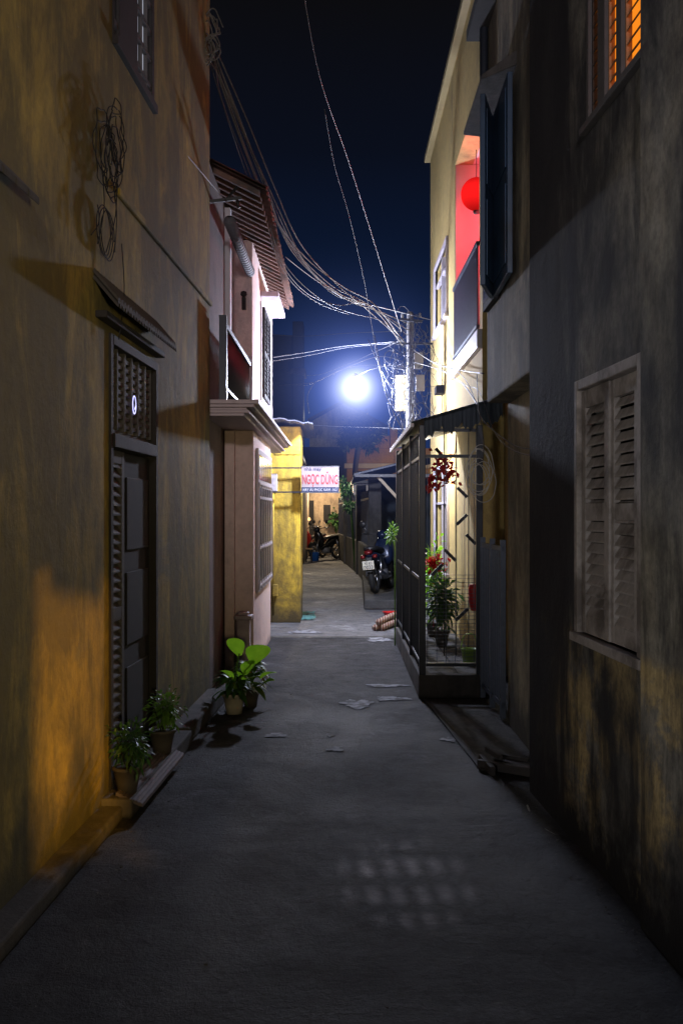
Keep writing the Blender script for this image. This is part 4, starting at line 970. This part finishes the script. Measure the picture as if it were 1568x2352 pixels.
for (px_,py_,r) in ((805,985,.55),(835,965,.6),(862,1000,.5),(792,1015,.4),(845,1020,.5),(815,1005,.6),(850,985,.5)):
    c=P(px_,py_,36.5); mb.cloud(c,(r,r,r*.8),230,.16,.08,rp_,.15)
mb.build('crown',M['treeleaf'],Tr)
mb=MB()
for (px_,py_,Y,r) in ((797,1125,25,.2),(802,1160,24.5,.17),(787,1108,26,.16)):
    mb.cloud(P(px_,py_,Y),(r,r,r),110,.12,.05,rp_,.1)
mb.tube([(.35,25,.0),(.25,25,1.5),(.2,25,2.2)],.03)
tag(mb.build('garden_shrub',M['leafdk']),'green shrub growing over the iron fence below the tree','shrub')
# ---------------------------------------------------------------- lights
def light(name,ty,loc,energy,col,aim=None,size=.1,angle=60,blend=.5):
    l=D.lights.new(name,ty); l.energy=energy; l.color=col
    if ty in('POINT','SPOT'): l.shadow_soft_size=size
    if ty=='SPOT': l.spot_size=math.radians(angle); l.spot_blend=blend
    o=D.objects.new(name,l); C.objects.link(o); o.location=loc
    if aim: o.rotation_euler=(Vector(aim)-Vector(loc)).to_track_quat('-Z','Y').to_euler()
    return o
g0=Vector((.5,-.3,3.4)); tgt=Vector((.26,4.05,0)); gd=(tgt-g0).normalized(); gr_=gd.cross(Vector((0,0,1))).normalized(); gu=gr_.cross(gd).normalized(); gc=g0+gd*.6
WG=thing('light_grid','unseen iron grid behind the viewer, added to pattern the light on the road','grille',gc)  # unseen grid added to cut the spot into a lattice on the road
for k in range(-7,8):
    a=gc+gr_*k*.0105; MB().bar(a-gu*.09,a+gu*.09,.0056,.003).build('bar',M['iron'],WG)
for k in (-2,-1,0,1,2):
    a=gc+gu*k*.020; MB().bar(a-gr_*.1,a+gr_*.1,.003,.008).build('crossbar',M['iron'],WG)
light('grid_spot','SPOT',g0,1500,(.95,.88,.95),tgt,.003,7.5,.8)  # spot added to throw the lattice onto the road
s0=Vector((.95,.2,1.9)); tg2=Vector((-1.178,4.45,.56)); sd=(tg2-s0).normalized(); sr=sd.cross(Vector((0,0,1))).normalized(); su=sr.cross(sd).normalized(); sc=s0+sd*.5
WS=thing('light_mask_frame','unseen dark frame behind the viewer, added to square off the orange light','light mask',sc)  # unseen mask, added to give the orange patch straight edges
hw,hh=.0215,.056
MB().bar(sc-sr*(hw+.06)-su*.16,sc-sr*(hw+.06)+su*.16,.12,.01).build('jamb',M['darkwood'],WS)
MB().bar(sc+sr*(hw+.06)-su*.16,sc+sr*(hw+.06)+su*.16,.12,.01).build('jamb',M['darkwood'],WS)
MB().bar(sc+su*(hh+.05)-sr*hw,sc+su*(hh+.05)+sr*hw,.01,.10).build('head',M['darkwood'],WS)
MB().bar(sc-su*(hh+.05)-sr*hw,sc-su*(hh+.05)+sr*hw,.01,.10).build('sill',M['darkwood'],WS)
light('orange_lamp_behind','SPOT',s0,1050,(1,.46,.035),tg2,.008,17,.2)
light('far_street_light','POINT',(-.5,24.5,3.3),260,(1,.9,.78),size=.15)
light('peach_wall_fill','POINT',(-.55,33.0,2.25),170,(1,.78,.5),size=.1)  # unseen light added to brighten the peach wall
light('orange_house_fill','POINT',(1.9,35.5,3.3),90,(1,.75,.45),size=.1)  # fill without a visible source, added for the orange house
light('gable_fill','POINT',(-1.2,43,5.6),30,(.9,.85,.7),size=.1)  # unseen fill, added because nothing else reaches the gable wall
light('porch_fill','POINT',(1.05,11.75,1.95),30,(1,.9,.7),size=.06)  # added fill for the cage interior; the porch has no lamp of its own
light('lantern_light','POINT',(1.75,10.7,4.7),45,(1,.08,.10),size=.12)
light('warm_lamp_behind','SPOT',(1.2,-1.3,1.3),330,(1,.80,.40),(-1.25,4.2,1.9),.12,54,1)
light('right_wall_fill','SPOT',(-1.2,-.6,1.0),250,(1,.95,.9),(1.15,4.2,1.9),.15,52,1)  # soft fill added for the mouldy right wall
light('alley_fill','SPOT',(-.1,-4.5,3.6),1000,(1,.88,.9),(0,11,4.2),.2,33,.8)  # added fill from the near side for pink house, cage and sign
